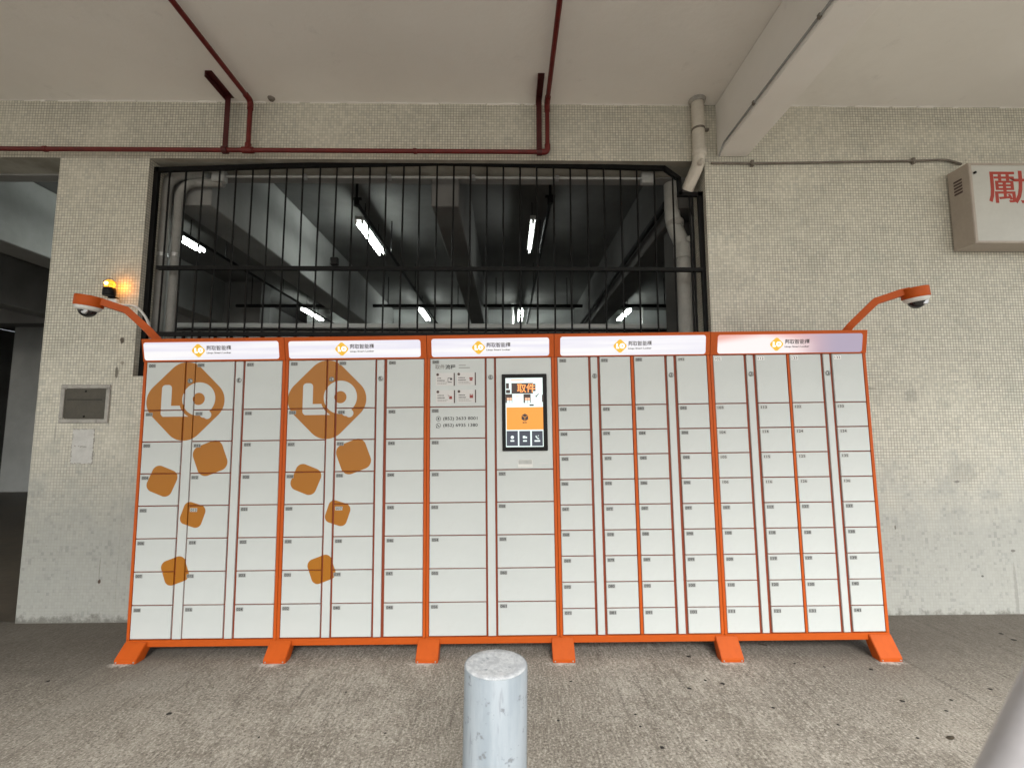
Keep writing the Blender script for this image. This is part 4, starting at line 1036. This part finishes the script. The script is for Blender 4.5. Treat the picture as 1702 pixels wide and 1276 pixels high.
# base plates sit on top of the end cabinets
zt = lw(-2.4, 0, W_HT).z
pl_ = [at(262, 566, .10), at(246, 548, .06), at(211, 516, .0), at(172, 503, -.05), at(160, 501, -.06)]
dome_cam(pl_, at(148, 502, -.07), .078, (R_(2), R_(7), 0), 'white dome camera under an orange arm at the left end, below the amber beacon')
pr_ = [at(1399, 560, .10), at(1414, 541, .06), at(1455, 501, .0), at(1497, 487, -.05), at(1510, 484, -.06)]
dome_cam(pr_, at(1521, 488, -.07), .078, (R_(2), R_(-8), 0), 'white dome camera under an orange arm at the right end, against bare tiles')

# ------------------------------------------------------------------ bollard
yb_ = -1.5
tp = at(821, 1103, yb_); rb = .103
t = NT('bollard_paint'); c = t.coord(); a = t.noise(t.coord(scale=(6, 6, .8)), 1.6, 6, .65); b2 = t.noise(c, 26, 5, .7); s = t.noise(t.coord(scale=(30, 30, 3)), 1.0, 4, .6)
col = t.mix(t.step(a, .35, .65), (.26, .305, .34), (.36, .405, .44))
col = t.mix(t.math('MULTIPLY', t.step(s, .57, .68), .75), col, (.20, .215, .235)); col = t.mix(t.math('MULTIPLY', t.step(b2, .60, .65), .75), col, (.15, .16, .17))
t.bump(t.math('ADD', a, t.math('MULTIPLY', b2, .4)), .3, .008); M['bollard'] = t.done(col, .5, 0, .4)
t = NT('bollard_top'); c = t.coord(); a = t.noise(c, 60, 5, .75); b2 = t.noise(c, 14, 4, .6); vo = t.n('ShaderNodeTexVoronoi'); t.l(c, vo.inputs['Vector']); vo.inputs['Scale'].default_value = 90
col = t.mix(t.step(a, .42, .60), (.50, .53, .56), (.68, .71, .73)); col = t.mix(t.math('MULTIPLY', t.step(b2, .60, .68), .5), col, (.42, .44, .46))
t.bump(t.math('ADD', a, t.math('MULTIPLY', b2, .8)), .45, .005); M['bollard_top'] = t.done(col, .75, 0, .3)
bo = empty('bollard', (tp.x, yb_, gz(tp.x)), 'pale grey painted steel bollard with a rough cement top in front of the lockers', 'bollard')
bo.rotation_euler = (0, .010, 0)
H = tp.z - gz(tp.x)
MB().lathe((0, 0, 0), [(rb, -.03), (rb, H * .3), (rb * 1.004, H * .6), (rb, H - .002), (rb * .992, H)], 48).build('post', M['bollard'], bo)
random.seed(3)
q = MB(); n_ = 48; v = []; rings = (rb * .978, rb * .93, rb * .7, rb * .45, rb * .2, .001)
for j, r in enumerate(rings):
    for k in range(n_):
        a_ = 2 * math.pi * k / n_; v.append((r * math.cos(a_), r * math.sin(a_), H - .001 + (0 if j == 0 else .0025 + .0014 * math.sin(j * 1.7) + random.uniform(-.0007, .0007))))
q.add(v, [(j * n_ + k, j * n_ + (k + 1) % n_, (j + 1) * n_ + (k + 1) % n_, (j + 1) * n_ + k) for j in range(len(rings) - 1) for k in range(n_)], 0, True)
q.build('cement_top', M['bollard_top'], bo)

# ------------------------------------------------------------------ sloping rail close to the camera, lower right
M['rail'] = paint('galvanised_rail', (.50, .485, .50), .40, .10, 9, ((.34, .32, .33), .4), .03, 0.0, .5)
d0 = -2.62
A = at(1732, 1290, d0); Bq = at(1812, 1110, d0 + .02)
dirv = (Bq - A).normalized()
hr = empty('handrail', A, 'sloping pale grey rail very near the camera at the lower right edge', 'handrail')
dn = A + (-dirv) * ((A.z - gz(A.x)) / dirv.z)
MB().tube([dn - A, Vector((0, 0, 0)), dirv * .6], .040, 24).build('rail', M['rail'], hr)
MB().lathe(dn - A, [(.075, 0), (.075, .012), (.045, .016)], 20).build('base_flange', M['rail'], hr)

# ------------------------------------------------------------------ small dark spots on the concrete
M['gum'] = paint('trodden_gum', (.022, .020, .017), .7, .2, 40)
M['leaf'] = paint('dried_leaf', (.055, .042, .026), .7, .3, 40)
random.seed(5)
def spot(px, py, rx, ry, leaf):
    p = on_ground(px, py); n_ = 9; v = [(0, 0, .005)]; v2 = []
    ph = random.uniform(0, 6)
    for k in range(n_):
        a_ = 2 * math.pi * k / n_; rr = random.uniform(.8, 1.15)
        v2.append((rx * rr * math.cos(a_), ry * rr * math.sin(a_), .0012))
    q = MB(); q.add(v + v2, [(0, 1 + k, 1 + (k + 1) % n_) for k in range(n_)])
    o = q.build('dried_leaf' if leaf else 'gum_spot', M['leaf'] if leaf else M['gum']); o.location = (p.x, p.y, gz(p.x)); o.rotation_euler = (0, 0, random.uniform(-.6, .6))
    return o
for k, (px, py, s) in enumerate(((1144.7, 1090.7, 1.1), (1172, 1130, .8), (1201, 1135.6, 1.1), (1146, 1143.7, 1.0), (1285, 1175.7, .8), (1056, 1187, .6), (1064.5, 1207, .55), (1100.7, 1242, .9), (1392.5, 1204, .6), (1448, 1112, 1.1), (1500, 1164.7, 1.0), (1573, 1181, .7), (1581.6, 1163, .7), (1370, 1108, .7), (1321, 1102.4, .7), (1174, 1230, .5), (1525, 1226, .6), (281, 1185.6, 1.1), (79, 1132, 1.0), (1664, 1052.6, 1.2), (1685, 1063, 1.4), (1646, 1145, .9), (866, 1126, .5), (949, 1132, .7), (928, 1197, .7), (575, 1150, .5), (640, 1218, .5), (430, 1225, .5))):
    tag(spot(px, py, .0125 * s, .0115 * s, False), 'small dark trodden gum spot on the concrete ground', 'gum spot', 'dark gum spots on the ground')
tag(spot(1580, 1225.5, .026, .013, True), 'dark dried leaf lying on the concrete near the sloping rail', 'leaf')
tag(spot(1268, 1071, .03, .008, True), 'thin dark dried leaf beside the second foot from the right', 'leaf')
